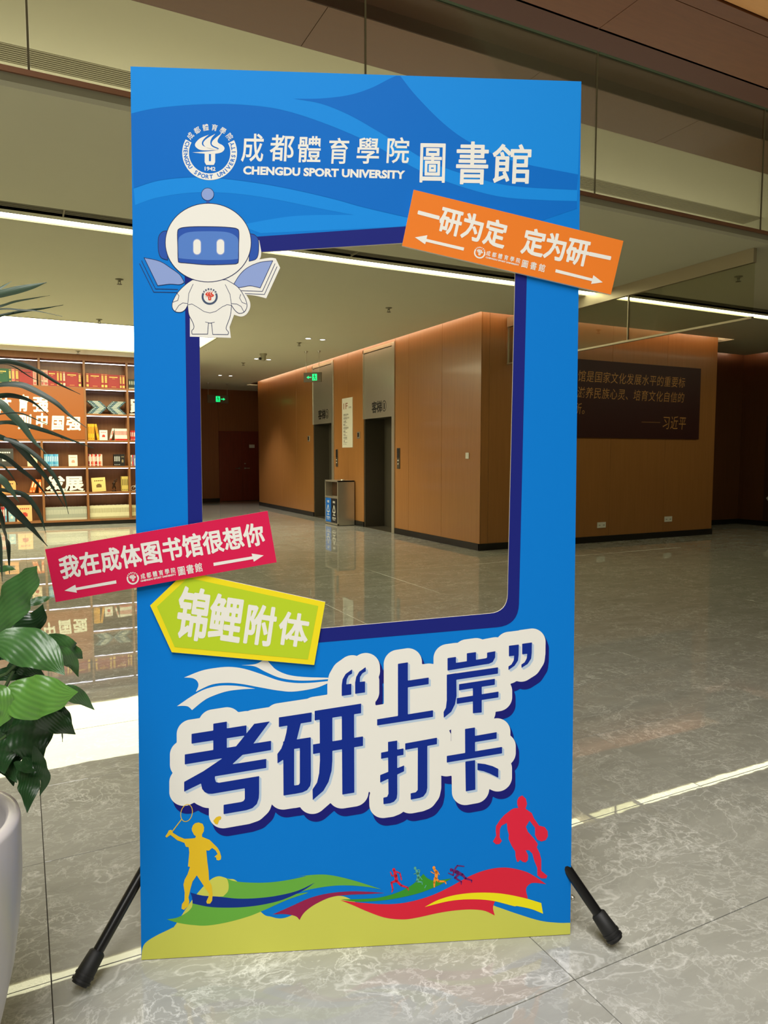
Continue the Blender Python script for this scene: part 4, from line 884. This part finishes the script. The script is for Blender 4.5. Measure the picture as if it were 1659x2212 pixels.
F.shape(G_((685,905,1),(760,935),(900,950),(1100,950),(1300,925),(1480,885))+WW((100,190),(220,179),(300,183),(400,205),(500,235),(580,262,1),(500,248),(400,240),(300,243),(180,262),(80,290))+G_((1500,1050),(1300,1120),(1040,1235),(900,1290),(700,1345),(500,1378),(350,1373),(200,1350),(95,1317,1),(200,1298),(290,1250),(340,1200),(350,1155,1),(400,1110,1),(655,1088,1),(700,1040),(710,985),(700,930)), lift=.0012)
F.build('printed_green_ribbon', P_GREEN, board)
for nm, pts, m_, lf in (('printed_navy_ribbon', G_((328,1050,1),(450,1080),(600,1090),(800,1110),(1000,1105),(1200,1080),(1400,1030),(1570,950,1),(1450,1030),(1250,1120),(1050,1170),(850,1195),(650,1200),(500,1190),(350,1158,1),(345,1100)), P_NAVY2, .0016),
      ('printed_maroon_ribbon', WW((-28,402,1),(100,345),(180,310),(280,285),(400,273),(500,275),(598,282,1),(500,288),(400,292),(300,305),(210,345),(150,390),(122,433,1),(100,412),(40,400)), P_MAG, .0016),
      ('printed_dark_green_ribbon', WW((355,318,1),(480,315),(580,305),(680,275),(760,230),(815,175,1),(840,200),(880,212),(975,200,1),(900,240),(800,280),(700,305),(600,322),(500,330),(430,330)), P_GREEN2, .0016),
      ('printed_red_ribbon', WW((350,322,1),(450,335),(600,345),(720,335),(850,300),(960,250),(1080,185),(1180,150),(1280,140),(1380,160),(1440,190),(1503,233,1),(1440,225),(1410,232),(1390,260),(1400,312,1),(1215,330,1),(1205,365),(1215,408,1),(1150,380),(1050,375),(920,390),(780,420),(700,430),(600,420),(500,385),(420,350)), P_RED, .0016),
      ('printed_yellow_ribbon', WW((823,360,1),(900,320),(1000,292),(1120,280),(1250,285),(1380,310),(1475,338,1),(1485,398,1),(1420,372),(1340,355),(1320,355),(1200,325),(1080,317),(960,327)), P_YEL, .002)):
    F = Flat(WB); F.shape([pts], lift=lf); F.build(nm, m_, board)
# blue water gap under the green ribbon
F = Flat(WB); F.shape([G_((1040,1235,1),(1300,1125),(1500,1055),(1659,1012))+WW((180,262),(300,244),(400,241),(580,262,1),(500,275),(400,273),(280,285),(180,310),(100,345))+G_((1550,1100),(1320,1200),(1150,1285,1))], lift=.001); F.build('printed_blue_gap', P_BLUE, board)
# badminton player
F = Flat(WB); F.poly([(375,360),(355,380),(343,410),(345,435),(365,475),(385,490),(375,508),(330,512),(270,515),(210,490),(155,455),(140,425),(115,430),(103,455),(80,490),(92,503),(130,475),(200,530),(270,555),(285,595),(312,598),(318,650),(305,790),(325,795),(300,870),(272,920),(260,970),(272,1050),(270,1130),(245,1165),(240,1210),(265,1222),(310,1180),(318,1140),(310,1100),(330,1010),(350,940),(393,878),(450,965),(480,1010),(515,1060),(510,1090),(487,1140),(495,1160),(525,1160),(545,1130),(550,1070),(540,980),(515,930),(510,840),(497,740),(487,630),(515,632),(545,605),(580,630),(600,665),(568,695),(585,700),(590,725),(610,730),(632,720),(635,690),(620,640),(600,605),(520,525),(470,505),(445,495),(445,470),(462,440),(465,400),(450,365),(410,352)], g1, .0022)
F.shape([ellipse(291, 258, 60, 90, .22), ellipse(291, 258, 53, 83, .22)], g1, .0022, sm=False).line([(240, 322), (150, 440)], 9, g1, .0022)
F.poly([(556,335),(585,300),(612,290),(630,290),(637,305),(630,322),(615,330),(600,372),(575,366)], g1, .003)
F.build('printed_badminton_player', P_GOLD, board)
b4 = crop(8.295, 1040, 1700)
F = Flat(WB); F.poly([(730,150),(670,180),(640,240),(640,310),(660,375),(590,378),(540,400),(410,500),(330,590),(260,700),(255,790),(265,870),(205,975),(260,1025),(320,1020),(365,965),(325,900),(330,750),(360,690),(455,640),(465,760),(490,850),(485,930),(540,1050),(605,1150),(610,1240),(635,1335),(660,1340),(690,1300),(740,1340),(790,1350),(830,1310),(835,1220),(790,1130),(850,1130),(910,1190),(950,1330),(1000,1450),(1000,1580),(1070,1635),(1160,1635),(1180,1590),(1070,1500),(1070,1300),(1040,1180),(990,1080),(1010,1020),(930,910),(830,800),(795,710),(860,600),(960,730),(960,860),(1000,940),(1070,975),(1150,950),(1190,880),(1185,790),(1130,715),(1030,690),(940,560),(900,465),(790,390),(815,300),(795,210)], b4, .0022)
F.build('printed_basketball_player', pm('print_crimson', (222, 40, 66)), board)
ru = crop(7.54, 820, 1840)
def runner(lines, head, m, name):
    F = Flat(WB)
    for pts, w in lines: F.line(pts, w, ru, .0026)
    F.shape([ellipse(*head, n=16)], ru, .0026, sm=False); F.build(name, m, board)
runner([([(240,310),(262,390),(275,470)], [40,56,50]), ([(270,320),(330,345),(345,400),(355,452)], 20), ([(232,385),(200,390),(178,330)], 18), ([(265,470),(192,500),(215,610),(198,655)], [40,32,22,14]), ([(285,480),(350,545),(455,580),(470,625)], [40,34,24,12])], (232, 290, 25, 28), P_RED, 'printed_runner')
runner([([(600,300),(620,350),(635,420)], [34,48,44]), ([(625,290),(655,295),(645,345)], 14), ([(600,350),(560,358)], 12), ([(630,420),(605,480),(690,490),(695,530)], [44,34,20,10]), ([(655,400),(690,450)], 14), ([(755,545),(735,585)], 14)], (578, 265, 20, 26), pm('print_teal', (90, 170, 150)), 'printed_runner')
runner([([(895,290),(925,330),(920,420)], [38,56,46]), ([(880,350),(835,322)], 14), ([(940,310),(970,370)], 12), ([(905,430),(890,500),(890,570)], [44,32,22]), ([(925,440),(960,480),(1065,480),(1082,520)], [40,32,26,12])], (884, 258, 24, 28), pm('print_orange', (246, 150, 50)), 'printed_runner')
runner([([(1195,300),(1260,330),(1340,370)], [40,62,46]), ([(1230,270),(1265,222),(1375,235)], [26,20,14]), ([(1205,330),(1200,380),(1120,345)], [26,20,14]), ([(1280,370),(1225,420),(1330,485),(1328,530)], [40,32,24,12]), ([(1345,370),(1400,430),(1500,465),(1495,498)], [44,34,22,12])], (1168, 292, 27, 27), pm('print_plum', (110, 34, 104)), 'printed_runner')
# plain cartoon robot, partly cut out over the opening
rb = crop(4.608, 280, 380)
R_ = lambda l: [rb(p[0], p[1])+tuple(p[2:]) for p in l]
plate(R_([(1290,640,1),(1310,750,1),(1306,800),(1290,832,1),(1400,815),(1455,822,1),(1498,915,1),(1360,1218,1),(1250,1192),(1160,1182,1),(1195,1245),(1200,1310),(1165,1375),(1110,1400),(1040,1382,1),(1015,1450),(995,1505,1),(1008,1612,1),(600,1600,1),(600,1100,1),(800,700,1)]), -.0055, .0014, 'robot_cutout', [P_WHITE, P_FOAM], board, sm=True)
R_W, R_L, R_B, R_D, R_P = P_WHITE, pm('robot_line_navy', (44, 52, 96)), pm('robot_blue', (84, 126, 200)), pm('robot_dark_blue', (44, 84, 172)), pm('robot_pale_blue', (140, 160, 212))
def outline(F, pts, w, lift, mi, closed=True): F.line(pts+([pts[0]] if closed else []), w, rb, lift, mi, cap=4)
F = Flat(WB); L0 = .0018
ml = [R_W, R_L, R_B, R_D, R_P]
for pts in ([(145,815,1),(300,850),(420,925),(500,985),(545,1060,1),(500,1082),(400,1078),(280,1093,1)], [(1425,845,1),(1300,860),(1180,910),(1100,980),(1030,1090,1),(1090,1112),(1200,1095),(1300,1116,1)]):
    F.shape([pts], rb, L0, 4); o = smooth(pts, 4); outline(F, o, 6, L0+.0002, 1)
for l in ([(120,845),(258,1125),(480,1130)], [(100,875),(240,1157),(470,1160)], [(1447,875),(1322,1150),(1110,1143)], [(1467,905),(1342,1180),(1150,1172)]): F.line(l, 6, rb, L0+.0002, 1)
for pts in ([(378,548,1),(330,555),(292,600),(284,680),(290,760),(315,815),(378,838,1)], [(1192,575,1),(1240,585),(1278,625),(1286,690),(1280,780),(1255,830),(1190,850,1)]):
    F.shape([pts], rb, L0, 3); outline(F, smooth(pts, 4), 6, L0+.0002, 1)
F.shape([ellipse(777, 183, 62, 62)], rb, L0, 4, sm=False); outline(F, ellipse(777, 183, 62, 62, n=24), 5, L0+.0002, 1); F.poly([(763,245),(795,245),(797,280),(761,280)], rb, L0+.0001, 3)
body = [(625,1035,1),(560,1080),(480,1160),(430,1250),(425,1310),(455,1350),(510,1357),(550,1335),(578,1290,1),(590,1380),(620,1440),(640,1490),(637,1522),(620,1540),(622,1575,1),(777,1575,1),(785,1465,1),(815,1465,1),(828,1578,1),(978,1580,1),(984,1555),(960,1520),(975,1470),(1003,1390),(1015,1290,1),(1050,1340),(1090,1368),(1140,1355),(1168,1300),(1150,1220),(1080,1110),(965,1035,1)]
F.shape([body], rb, L0+.0004, 0); outline(F, smooth(body, 4), 6, L0+.0006, 1)
for l in ([(632,1078),(590,1170),(578,1290)], [(952,1082),(1000,1180),(1015,1290)], [(455,1345),(490,1290),(530,1265),(578,1272)], [(1015,1272),(1065,1275),(1110,1300),(1138,1355)], [(470,1165),(492,1195),(480,1240),(430,1258)], [(1105,1180),(1095,1215),(1120,1260),(1160,1275)], [(578,1285),(620,1275),(680,1310),(740,1350),(800,1365),(860,1348),(920,1305),(970,1282),(1015,1290)], [(755,1455),(800,1466),(845,1457)]):
    F.line([tuple(q) for q in l], 5, rb, L0+.0008, 1)
hd = ellipse(783, 665, 427, 391, n=64); F.shape([hd], rb, L0+.001, 0, sm=False); outline(F, hd, 7, L0+.0012, 1)
vis = [(478,560),(500,525),(560,512),(680,506),(880,508),(1010,516),(1068,528),(1088,560),(1086,700),(1084,840),(1070,872),(1010,880),(780,886),(560,868),(500,862),(484,840),(480,700)]
F.shape([vis], rb, L0+.0014, 3); outline(F, smooth(vis, 4), 7, L0+.002, 1)
F.shape([[(486,640),(520,590),(600,560),(780,552),(960,560),(1050,595),(1082,650),(1080,790),(1060,830),(780,838),(510,822),(488,790)]], rb, L0+.0016, 2)
for ex in (672, 905): F.line([(ex, 668), (ex, 748)], 84, rb, L0+.0019, 4, cap=12); F.line([(ex, 670), (ex, 746)], 72, rb, L0+.0021, 0, cap=12)
F.build('printed_robot', ml, board)
def chest(x, y): return rb(797+(x-378)*.262, 1203+(y-415)*.262)
F = Flat(WB); emblem(F, chest, 0, 0, 1, L0+.001, detail=False); F.build('chest_emblem', [pm('emblem_slate', (70, 84, 110)), pm('emblem_red', (214, 66, 44))], board)
# black folding stand behind the board
ML = mat('stand_black', (16, 16, 18), .28)
def standleg(top, foot, lab):
    top, foot = Vector(top), Vector(foot); d = (foot-top).normalized()
    l = MB().tube([top, foot-d*.05], .0145, 14).build('leg', ML, board)
    MB().tube([foot-d*.085, foot-d*.08, foot-d*.03, foot-d*.004], [.016, .021, .024, .021], 16).tube([foot-d*.03, foot-d*.024], .0255, 16).tube([foot-d*.016, foot-d*.01], .0255, 16).build('foot_cap', mat('foot_rubber', (20, 20, 20), .6), l)
    return l
bt = BL+UP*.42-NB*.03
standleg((.50, 2.12, .50), (.083, 1.885, .024), 0); l = standleg((1.22, 1.75, .50), (1.432, 1.39, .024), 0)
k = MB().bbox(0, .72, -.02, .02, .3, .56, .003); 
br = MB(); br.m = None
o = MB(); P0 = BL+EU*.2+UP*.42-NB*.012; P1 = BL+EU*1.02+UP*.42-NB*.012
o.tube([tuple(P0), tuple(P1)], .012, 8).tube([tuple(BL+EU*.6+UP*.12-NB*.02), tuple(BL+EU*.6+UP*.62-NB*.02)], .012, 8).build('bracket', ML, board)
q = Vector(along(1235, 1937, 1.0)); 
pv = meet(1234, 1937, BL-NB*.02, NB); MB().lathe(tuple(pv+np.array([0, 0, 0])), [(.0001, -.012), (.006, -.01), (.007, 0)], 12, ax='y').build('rivet', M_STEEL, board)

# ================================================================ signs fixed on the board
def sign(name, lab, pts, col, f, lift, inner=None):
    c = [f(*p) for p in pts]; cen = tuple(np.mean([WB(*p, lift) for p in c], axis=0))
    t = thing(name, lab, 'sign', cen, 'slogan signs fixed on the photo board')
    m_ = pm('sign_%d_%d' % (col[0], col[1]), col); plate(c, lift-.005, lift, 'plate', [m_, P_FOAM], t)
    return t
def signtext(t, text, c0, c1, up, w, f, lift):
    c0, c1 = np.array(c0, float), np.array(c1, float); d = c1-c0; u = d/np.linalg.norm(d); n = len(text)-1
    for i, ch in enumerate(text): G = Flat(WB); G.char(ch, c0+d*i/n, u*w, up, f, .03, lift); G.build('character', P_WHITE, t)
fo = crop(3.072, 840, 380)
t = sign('slogan_sign', 'orange rectangular slogan sign tilted at the top right of the board', [(162, 100), (1548, 438), (1465, 793), (85, 470)], (232, 124, 40), fo, .0085)
F = Flat(WB); LF = .0089
signtext(t, '一研为定', (260, 270), (702, 388), (36, -165), 140, fo, LF); signtext(t, '定为研一', (956, 448), (1392, 540), (36, -165), 140, fo, LF)
F = Flat(WB); F.poly([(170, 415), (252, 401), (247, 425), (496, 483), (491, 503), (243, 444), (237, 461)], fo, LF); F.build('arrow', P_WHITE, t)
F = Flat(WB); F.poly([(1101, 625), (1343, 687), (1349, 665), (1411, 712), (1334, 723), (1339, 705), (1097, 646)], fo, LF); F.build('arrow', P_WHITE, t)
def logo(F, f, ec, er, dirv, upv, chars_c0, chars_c1, lat0, lat1, lath, bc0, bc1, cw, bw, lift):
    dv, uv = np.array(dirv, float), np.array(upv, float)
    def O(x, y): p = np.array(ec)+dv*(x-378)/307*er-uv*(y-415)/307*er; return f(*p)
    emblem(F, O, 0, 0, 0, lift, detail=False)
    F.run('成都體育學院', chars_c0, chars_c1, tuple(uv*cw*1.2), cw, f, off=.015, lift=lift); F.words('CHENGDU SPORT UNIVERSITY', lat0, lat1, tuple(uv*lath), f, off=.045, lift=lift)
    F.run('圖書館', bc0, bc1, tuple(uv*bw*1.2), bw, f, off=.012, lift=lift)
d = (.972, .235); u = (.2, -.98)
F = Flat(WB); logo(F, fo, (598, 517), 38, d, u, (655, 521), (852, 568), (637, 551), (857, 604), 10, (897, 590), (1010, 617), 27, 42, LF); F.build('small_logo', P_WHITE, t)
fp = crop(2.5136, 80, 1080)
t = sign('slogan_sign', 'crimson rectangular slogan sign sticking out left of the board', [(55, 265), (1254, 58), (1303, 335), (113, 550)], (212, 30, 78), fp, .0145)
F = Flat(WB); LF = .0149
signtext(t, '我在成体图书馆很想你', (187, 358), (1180, 187), (-22, -116), 102, fp, LF)
F = Flat(WB); F.poly([(160, 488), (218, 456), (222, 472), (438, 432), (440, 449), (224, 486), (227, 499)], fp, LF); F.build('arrow', P_WHITE, t)
F = Flat(WB); F.poly([(962, 338), (1172, 303), (1168, 288), (1233, 298), (1180, 332), (1176, 318), (964, 355)], fp, LF); F.build('arrow', P_WHITE, t)
F = Flat(WB); logo(F, fp, (528, 422), 33, (.985, -.172), (-.17, -.985), (582, 410), (745, 379), (571, 441), (762, 404), 9, (790, 381), (883, 363), 24, 40, LF); F.build('small_logo', P_WHITE, t)
t = sign('slogan_sign', 'lime green arrow shaped slogan sign with a yellow rim', [(618, 570), (810, 386), (1565, 552), (1505, 892), (735, 823)], (240, 220, 36), fp, .0080)
F = Flat(WB); F.poly([(655, 576), (822, 420), (1527, 573), (1471, 862), (751, 795)], fp, .0084); F.build('inner_field', pm('sign_lime', (184, 208, 44)), t)
F = Flat(WB)
for ch, x, y, w, hh in (('锦', 852, 616, 166, 268), ('鲤', 1028, 640, 170, 238), ('附', 1212, 676, 162, 206), ('体', 1394, 700, 152, 172)): G = Flat(WB); G.char(ch, (x, y), (w*.98, w*.15), (hh*.14, -hh), fp, off=.028, lift=.0088); G.build('character', P_WHITE, t)

# ================================================================ potted plant at the left edge
def leafmat(name, c, c2, rough=.32):
    m = bpy.data.materials.new(name); m.use_nodes = True; nt = m.node_tree; b = nt.nodes['Principled BSDF']
    uv = nt.nodes.new('ShaderNodeTexCoord'); n = nt.nodes.new('ShaderNodeTexNoise'); n.inputs['Scale'].default_value = 9
    w = nt.nodes.new('ShaderNodeTexWave'); w.inputs['Scale'].default_value = 1.; w.inputs['Distortion'].default_value = .4
    mp = nt.nodes.new('ShaderNodeMapping'); mp.inputs['Scale'].default_value = (2, 5, 1); mp.inputs['Rotation'].default_value = (0, 0, .45)
    nt.links.new(uv.outputs['UV'], mp.inputs[0]); nt.links.new(mp.outputs[0], w.inputs['Vector'])
    nt.links.new(uv.outputs['Object'], n.inputs['Vector'])
    a = nt.nodes.new('ShaderNodeMath'); a.operation = 'MULTIPLY_ADD'; a.inputs[1].default_value = .22; nt.links.new(w.outputs['Fac'], a.inputs[0]); nt.links.new(n.outputs[0], a.inputs[2])
    x = nt.nodes.new('ShaderNodeMix'); x.data_type = 'RGBA'; x.inputs[6].default_value = lin(c); x.inputs[7].default_value = lin(c2)
    nt.links.new(a.outputs[0], x.inputs[0]); nt.links.new(x.outputs[2], b.inputs['Base Color'])
    bp = nt.nodes.new('ShaderNodeBump'); bp.inputs['Strength'].default_value = .16; bp.inputs['Distance'].default_value = .003; nt.links.new(w.outputs['Fac'], bp.inputs['Height']); nt.links.new(bp.outputs[0], b.inputs['Normal'])
    b.inputs['Roughness'].default_value = rough; b.inputs['Subsurface Weight'].default_value = 0
    MATS[name] = m; return m
ML1 = leafmat('lily_leaf', (34, 72, 36), (66, 104, 52)); ML2 = leafmat('lily_leaf_bright', (48, 94, 38), (90, 134, 56)); ML3 = leafmat('lily_leaf_dark', (16, 40, 20), (32, 64, 30)); MP1 = leafmat('palm_leaf', (14, 30, 20), (34, 56, 38), .4); MP2 = leafmat('palm_leaf_light', (36, 60, 44), (66, 88, 68), .4)
PC = np.array([-.235, 1.66, 0])
plant = thing('potted_plant', 'potted plant with broad glossy leaves and long arching palm leaves in a white pot', 'plant', tuple(PC))
# pot: side profile read against the floor tiles
prof = []
fh = PC-CC; fh[2] = 0; fh /= np.linalg.norm(fh)
for x, y in [(47, 1745), (50, 1860), (44, 1960), (33, 2050), (12, 2150), (-12, 2250), (-45, 2400)]:
    p = meet(x, y, PC, fh); prof.append((float(np.hypot(*(p-PC)[:2])*.985), float(p[2])))
prof = [p for p in prof if p[1] > .03]; rim = prof[0]; prof = prof+[(prof[-1][0]*.9, .02), (prof[-1][0]*.86, 0)]
M_POT = mat('white_marbled_pot', (208, 200, 196), .3, noise=.10, nscale=3, stretch=(2, 2, .8), dark=(178, 174, 178))
zt = rim[1]
MB().lathe(tuple(PC), [(.0001, 0)]+prof[::-1]+[(rim[0]-.003, zt+.01), (rim[0]-.022, zt+.012), (rim[0]-.03, zt-.0), (rim[0]-.035, zt-.12), (.0001, zt-.12)], 64).build('pot', M_POT, plant)
MB().lathe(tuple(PC), [(rim[0]-.036, zt-.1), (rim[0]*.5, zt-.055), (.0001, zt-.05)], 32).build('soil', mat('soil', (36, 28, 20), .9, noise=.5, nscale=40, bump=.6), plant)
def blade(name, pts3, wid, m, fold=.25, wn=None, shape='lily', nl=18, curl=0.0):
    """leaf along a 3D spine; wid full width; wn: preferred face normal"""
    P = [np.array(p, float) for p in pts3]; n = len(P); sp = []
    for i in range(n-1):
        a, b = P[i], P[i+1]; m1 = (b-P[i-1])/2 if i > 0 else b-a; m2 = (P[i+2]-a)/2 if i+2 < n else b-a; k2 = max(3, nl//(n-1))
        for k in range(k2): t = k/k2; sp.append((2*t**3-3*t**2+1)*a+(t**3-2*t**2+t)*m1+(-2*t**3+3*t**2)*b+(t**3-t**2)*m2)
    sp.append(P[-1]); N = len(sp); vs = []; fs = []; uvs = []
    for i, p in enumerate(sp):
        d = sp[min(i+1, N-1)]-sp[max(i-1, 0)]; d /= np.linalg.norm(d)+1e-9
        v = wn-d*(wn@d); v /= np.linalg.norm(v)+1e-9; s = np.cross(d, v); t = i/(N-1)
        if shape == 'lily': w = wid*.5*(math.sin(math.pi*min(1, t**.72))**.8 if t < 1 else 0)*(1 if t < .8 else 1-.35*(t-.8)/.2)
        else: w = wid*.5*min(1, .55+t*1.6)*(1-max(0, (t-.45)/.55)**1.5)
        w = max(w, .0006)
        for j, q in enumerate((-1, -.5, 0, .5, 1)):
            rip = .010*math.sin(t*17+j)*abs(q)*(1 if shape == 'lily' else .1)
            vs.append(p+s*w*q-v*(abs(q)*w*fold)+v*(rip*w/.05)); uvs.append((t, q*.5+.5))
    for i in range(N-1):
        for j in range(4): fs.append((i*5+j, i*5+j+1, i*5+j+6, i*5+j+5))
    o = MB().add(vs, fs, 0, True).build(name, m, plant, recalc=False)
    uv = o.data.uv_layers.new(name='UVMap')
    for lp in o.data.loops: uv.data[lp.index].uv = uvs[lp.vertex_index]
    return o
VN = -CF
def pl(name, pts, w, r0, r1, m, sc, ox, oy, **k):
    """spine read in a survey sheet; r0..r1 distance at base and tip"""
    n = len(pts); q = [along(ox+x/sc, oy+y/sc, r0+(r1-r0)*i/(n-1)) for i, (x, y) in enumerate(pts)]
    tilt = k.pop('tilt', (0, 0, 0)); wn = VN+np.array(tilt); wn = wn/np.linalg.norm(wn)
    return blade(name, q, w/sc/FPX*(r0+r1)/2, m, wn=wn, **k)
A_ = dict(sc=3.16, ox=0, oy=560)
PL = [([(-260,300),(-20,240),(120,207),(230,182),(318,158)],40,1,MP2),([(-260,380),(-20,322),(100,285),(220,265),(340,247)],24,.9,MP1),([(-260,420),(-20,342),(150,345),(250,352),(425,390)],11,1,MP1),([(-260,440),(-20,388),(150,355),(300,335),(432,312)],14,1,MP1),([(-120,280),(0,195),(80,150)],18,1,MP2),([(-120,440),(-20,400),(60,370),(130,350)],10,1,MP1),
 ([(-260,760),(-20,700),(100,705),(250,760),(400,850),(548,922)],26,1,MP1),([(-200,740),(-20,712),(90,730),(220,810),(330,850)],9,1,MP1),([(-260,900),(-20,855),(120,850),(220,885),(370,970),(470,1060),(590,1150)],36,1,MP1),([(-260,980),(-20,935),(100,935),(220,975),(330,1065)],26,1,MP1),
 ([(-260,860),(-30,960),(60,1040),(150,1130),(220,1230),(320,1330)],44,1,MP2),([(-260,1180),(-20,1115),(110,1115),(300,1165),(450,1220),(640,1290)],30,1,MP1),([(-160,1100),(-20,1060),(130,1050),(260,1100),(330,1130)],8,1,MP1),
 ([(-260,1150),(0,1210),(100,1250),(200,1360),(320,1500),(440,1690)],38,1,MP1),([(-200,1170),(80,1240),(220,1320),(350,1450),(430,1600),(468,1740)],24,1,MP1),([(-260,1280),(0,1340),(130,1430),(240,1520),(340,1640)],28,1,MP1),([(-260,1350),(-20,1480),(60,1560),(130,1660)],40,1,MP2),
 ([(-260,1400),(-20,1600),(100,1720),(210,1830),(325,1960)],46,1,MP1),([(-100,1560),(140,1600),(230,1680),(280,1770),(313,1870)],28,1,MP1),([(-60,1600),(-10,1760),(20,1860),(50,1950),(65,2150)],56,1,MP1),([(-60,1700),(-10,1900),(5,2050),(15,2200)],24,1,MP1),([(300,1140),(350,1180),(430,1230),(470,1285)],6,1,MP1),([(-100,1350),(20,1410),(80,1480),(118,1540)],10,1,MP1)]
for i, (p, w, _, m) in enumerate(PL):
    r = 1.42+.09*((i*5) % 4)/3
    pl('palm_leaf', p, w*1.3, r-.05, r+(.1 if i % 2 else -.02), m, fold=.30, shape='palm', nl=24, tilt=(0, 0, .5 if i % 3 else -.2), **A_)
def stemt(pts, rad): MB().tube([tuple(along(x, y, r)) for x, y, r in pts], rad, 8).build('palm_stem', mat('stem_green', (60, 84, 44), .5), plant)
stemt([(-170, 1760, 1.45), (-130, 1500, 1.44), (-105, 1200, 1.42), (-88, 900, 1.41), (-78, 640, 1.40)], [.016, .013, .011, .008, .004])
stemt([(-150, 1760, 1.46), (-110, 1550, 1.46), (-85, 1250, 1.44), (-70, 1000, 1.42)], [.014, .012, .009, .005])
B_ = dict(sc=4.096, ox=0, oy=1220)
LL = [([(-120,1500),(-40,1600),(60,1760),(150,1930)],240,1.5,1.46,ML3,(0,0,.2)),([(60,1350),(120,1500),(150,1620),(90,1800)],260,1.49,1.48,ML3,(.2,0,0)),([(200,1280),(300,1380),(380,1500),(396,1640)],200,1.47,1.46,ML3,(.2,0,.1)),([(-60,1250),(60,1200),(180,1150),(300,1120)],150,1.5,1.5,ML3,(0,0,.3)),([(-100,800),(0,760),(80,800),(120,900)],140,1.5,1.5,ML3,(0,0,.3)),([(20,1400),(30,1500),(60,1700),(120,1960)],300,1.52,1.50,ML3,(0,0,0)),([(150,1300),(210,1400),(270,1600),(365,1830)],330,1.46,1.44,ML3,(.3,0,-.3)),([(210,1700),(240,1850),(250,2000),(240,2195)],190,1.44,1.40,ML3,(0,0,0)),([(300,1600),(350,1780),(395,1900),(352,2045)],100,1.42,1.42,ML3,(0,0,0)),
 ([(-80,1000),(60,960),(200,970),(330,1010)],110,1.5,1.5,ML3,(0,0,.4)),([(60,900),(180,895),(290,930),(400,990)],130,1.48,1.48,ML3,(0,0,.3)),([(40,640),(180,560),(320,480),(380,348)],200,1.50,1.52,ML3,(0,0,.2)),
 ([(280,1290),(400,1360),(560,1430),(668,1500)],170,1.40,1.42,ML3,(0,0,.2)),([(420,1230),(500,1280),(580,1360),(640,1428)],110,1.44,1.46,ML3,(0,0,.2)),([(380,1250),(470,1262),(570,1297)],70,1.43,1.43,ML3,(0,0,.2)),([(300,1320),(420,1400),(450,1455)],90,1.42,1.42,ML3,(0,0,0)),
 ([(380,640),(520,700),(620,770),(680,795),(732,830)],160,1.46,1.52,ML1,(0,0,.4)),([(460,740),(560,800),(640,880),(693,992)],120,1.42,1.46,ML1,(0,0,.3)),([(500,1140),(620,1140),(720,1190),(835,1283)],130,1.40,1.46,ML1,(0,0,.3)),
 ([(-80,620),(40,420),(150,250),(260,110),(328,10)],285,1.42,1.40,ML1,(-.2,0,.25)),([(-80,690),(120,690),(300,745),(450,840),(572,976)],300,1.38,1.36,ML1,(0,0,.55)),([(20,1130),(180,1170),(350,1165),(520,1150),(690,1125)],330,1.34,1.32,ML2,(0,0,.35)),
 ([(-120,1080),(-20,1180),(40,1300),(0,1430)],190,1.33,1.33,ML2,(.1,0,.2)),([(-60,60),(60,30),(140,42)],46,1.45,1.45,ML1,(0,0,.2)),([(200,360),(350,312),(462,284)],62,1.47,1.5,ML1,(0,0,.3)),([(540,1440),(550,1500),(552,1568)],12,1.42,1.42,ML3,(0,0,0)),([(-60,1500),(0,1650),(40,1850)],260,1.47,1.45,ML3,(0,0,0)),([(120,1750),(220,1800),(320,1825)],70,1.42,1.4,ML3,(0,0,.2))]
for p, w, r0, r1, m, tl_ in LL: pl('leaf', p, w*1.18, r0, r1, m, tilt=tl_, fold=.16, **B_)
for a, b in (((-60, 1010), (150, 870)), ((-60, 1180), (120, 940)), ((-60, 1400), (60, 1250)), ((-60, 1600), (200, 1330))):
    q = [along(x/4.096, 1220+y/4.096, 1.47) for x, y in (a, ((a[0]+b[0])/2+15, (a[1]+b[1])/2+25), b)]; MB().tube([tuple(v) for v in q], .0035, 6).build('leaf_stalk', mat('stem_green', (60, 84, 44), .5), plant)
for k in range(5):
    a = PC+np.array([.03*math.cos(k*1.3), .03*math.sin(k*1.3), zt-.06]); b = along(-30+6*k, 1500+30*k, 1.47)
    MB().tube([tuple(a), tuple((a+b)/2+np.array([0, 0, .02])), tuple(b)], .004, 6).build('leaf_stalk', mat('stem_green', (60, 84, 44), .5), plant)
# foliage on the far side of the pot
rng = random.Random(3)
for k in range(16):
    z0 = .95+.07*k; c = along(-100+2*k, 1500-55*k, 1.43); a = math.pi*(.62+.76*rng.random())
    d = CR*math.cos(a)+np.array([fh[0], fh[1], 0])*math.sin(a)*.8; L = .42+.2*rng.random()
    blade('palm_leaf', [c, c+d*L*.35+np.array([0, 0, .05]), c+d*L*.7, c+d*L-np.array([0, 0, .16+.1*rng.random()])], .032, MP1 if k % 3 else MP2, wn=np.array([0, 0, 1.]), fold=.3, shape='palm', nl=15)
for k in range(16):
    a = math.pi*(.55+.9*k/16); d = CR*math.cos(a)+np.array([fh[0], fh[1], 0])*math.sin(a); c = PC+d*.07+np.array([0, 0, zt+.02+.14*(k % 3)]); L = .2+.05*rng.random()
    MB().tube([tuple(PC+d*.03+np.array([0, 0, zt-.06])), tuple(c)], .004, 6).build('leaf_stalk', MATS['stem_green'], plant)
    blade('leaf', [c, c+d*L*.4+np.array([0, 0, .05]), c+d*L*.8, c+d*L*1.1-np.array([0, 0, .07])], .11, (ML1, ML2, ML3)[k % 3], wn=np.array([0, 0, 1.])+d*.3, fold=.16, nl=15)
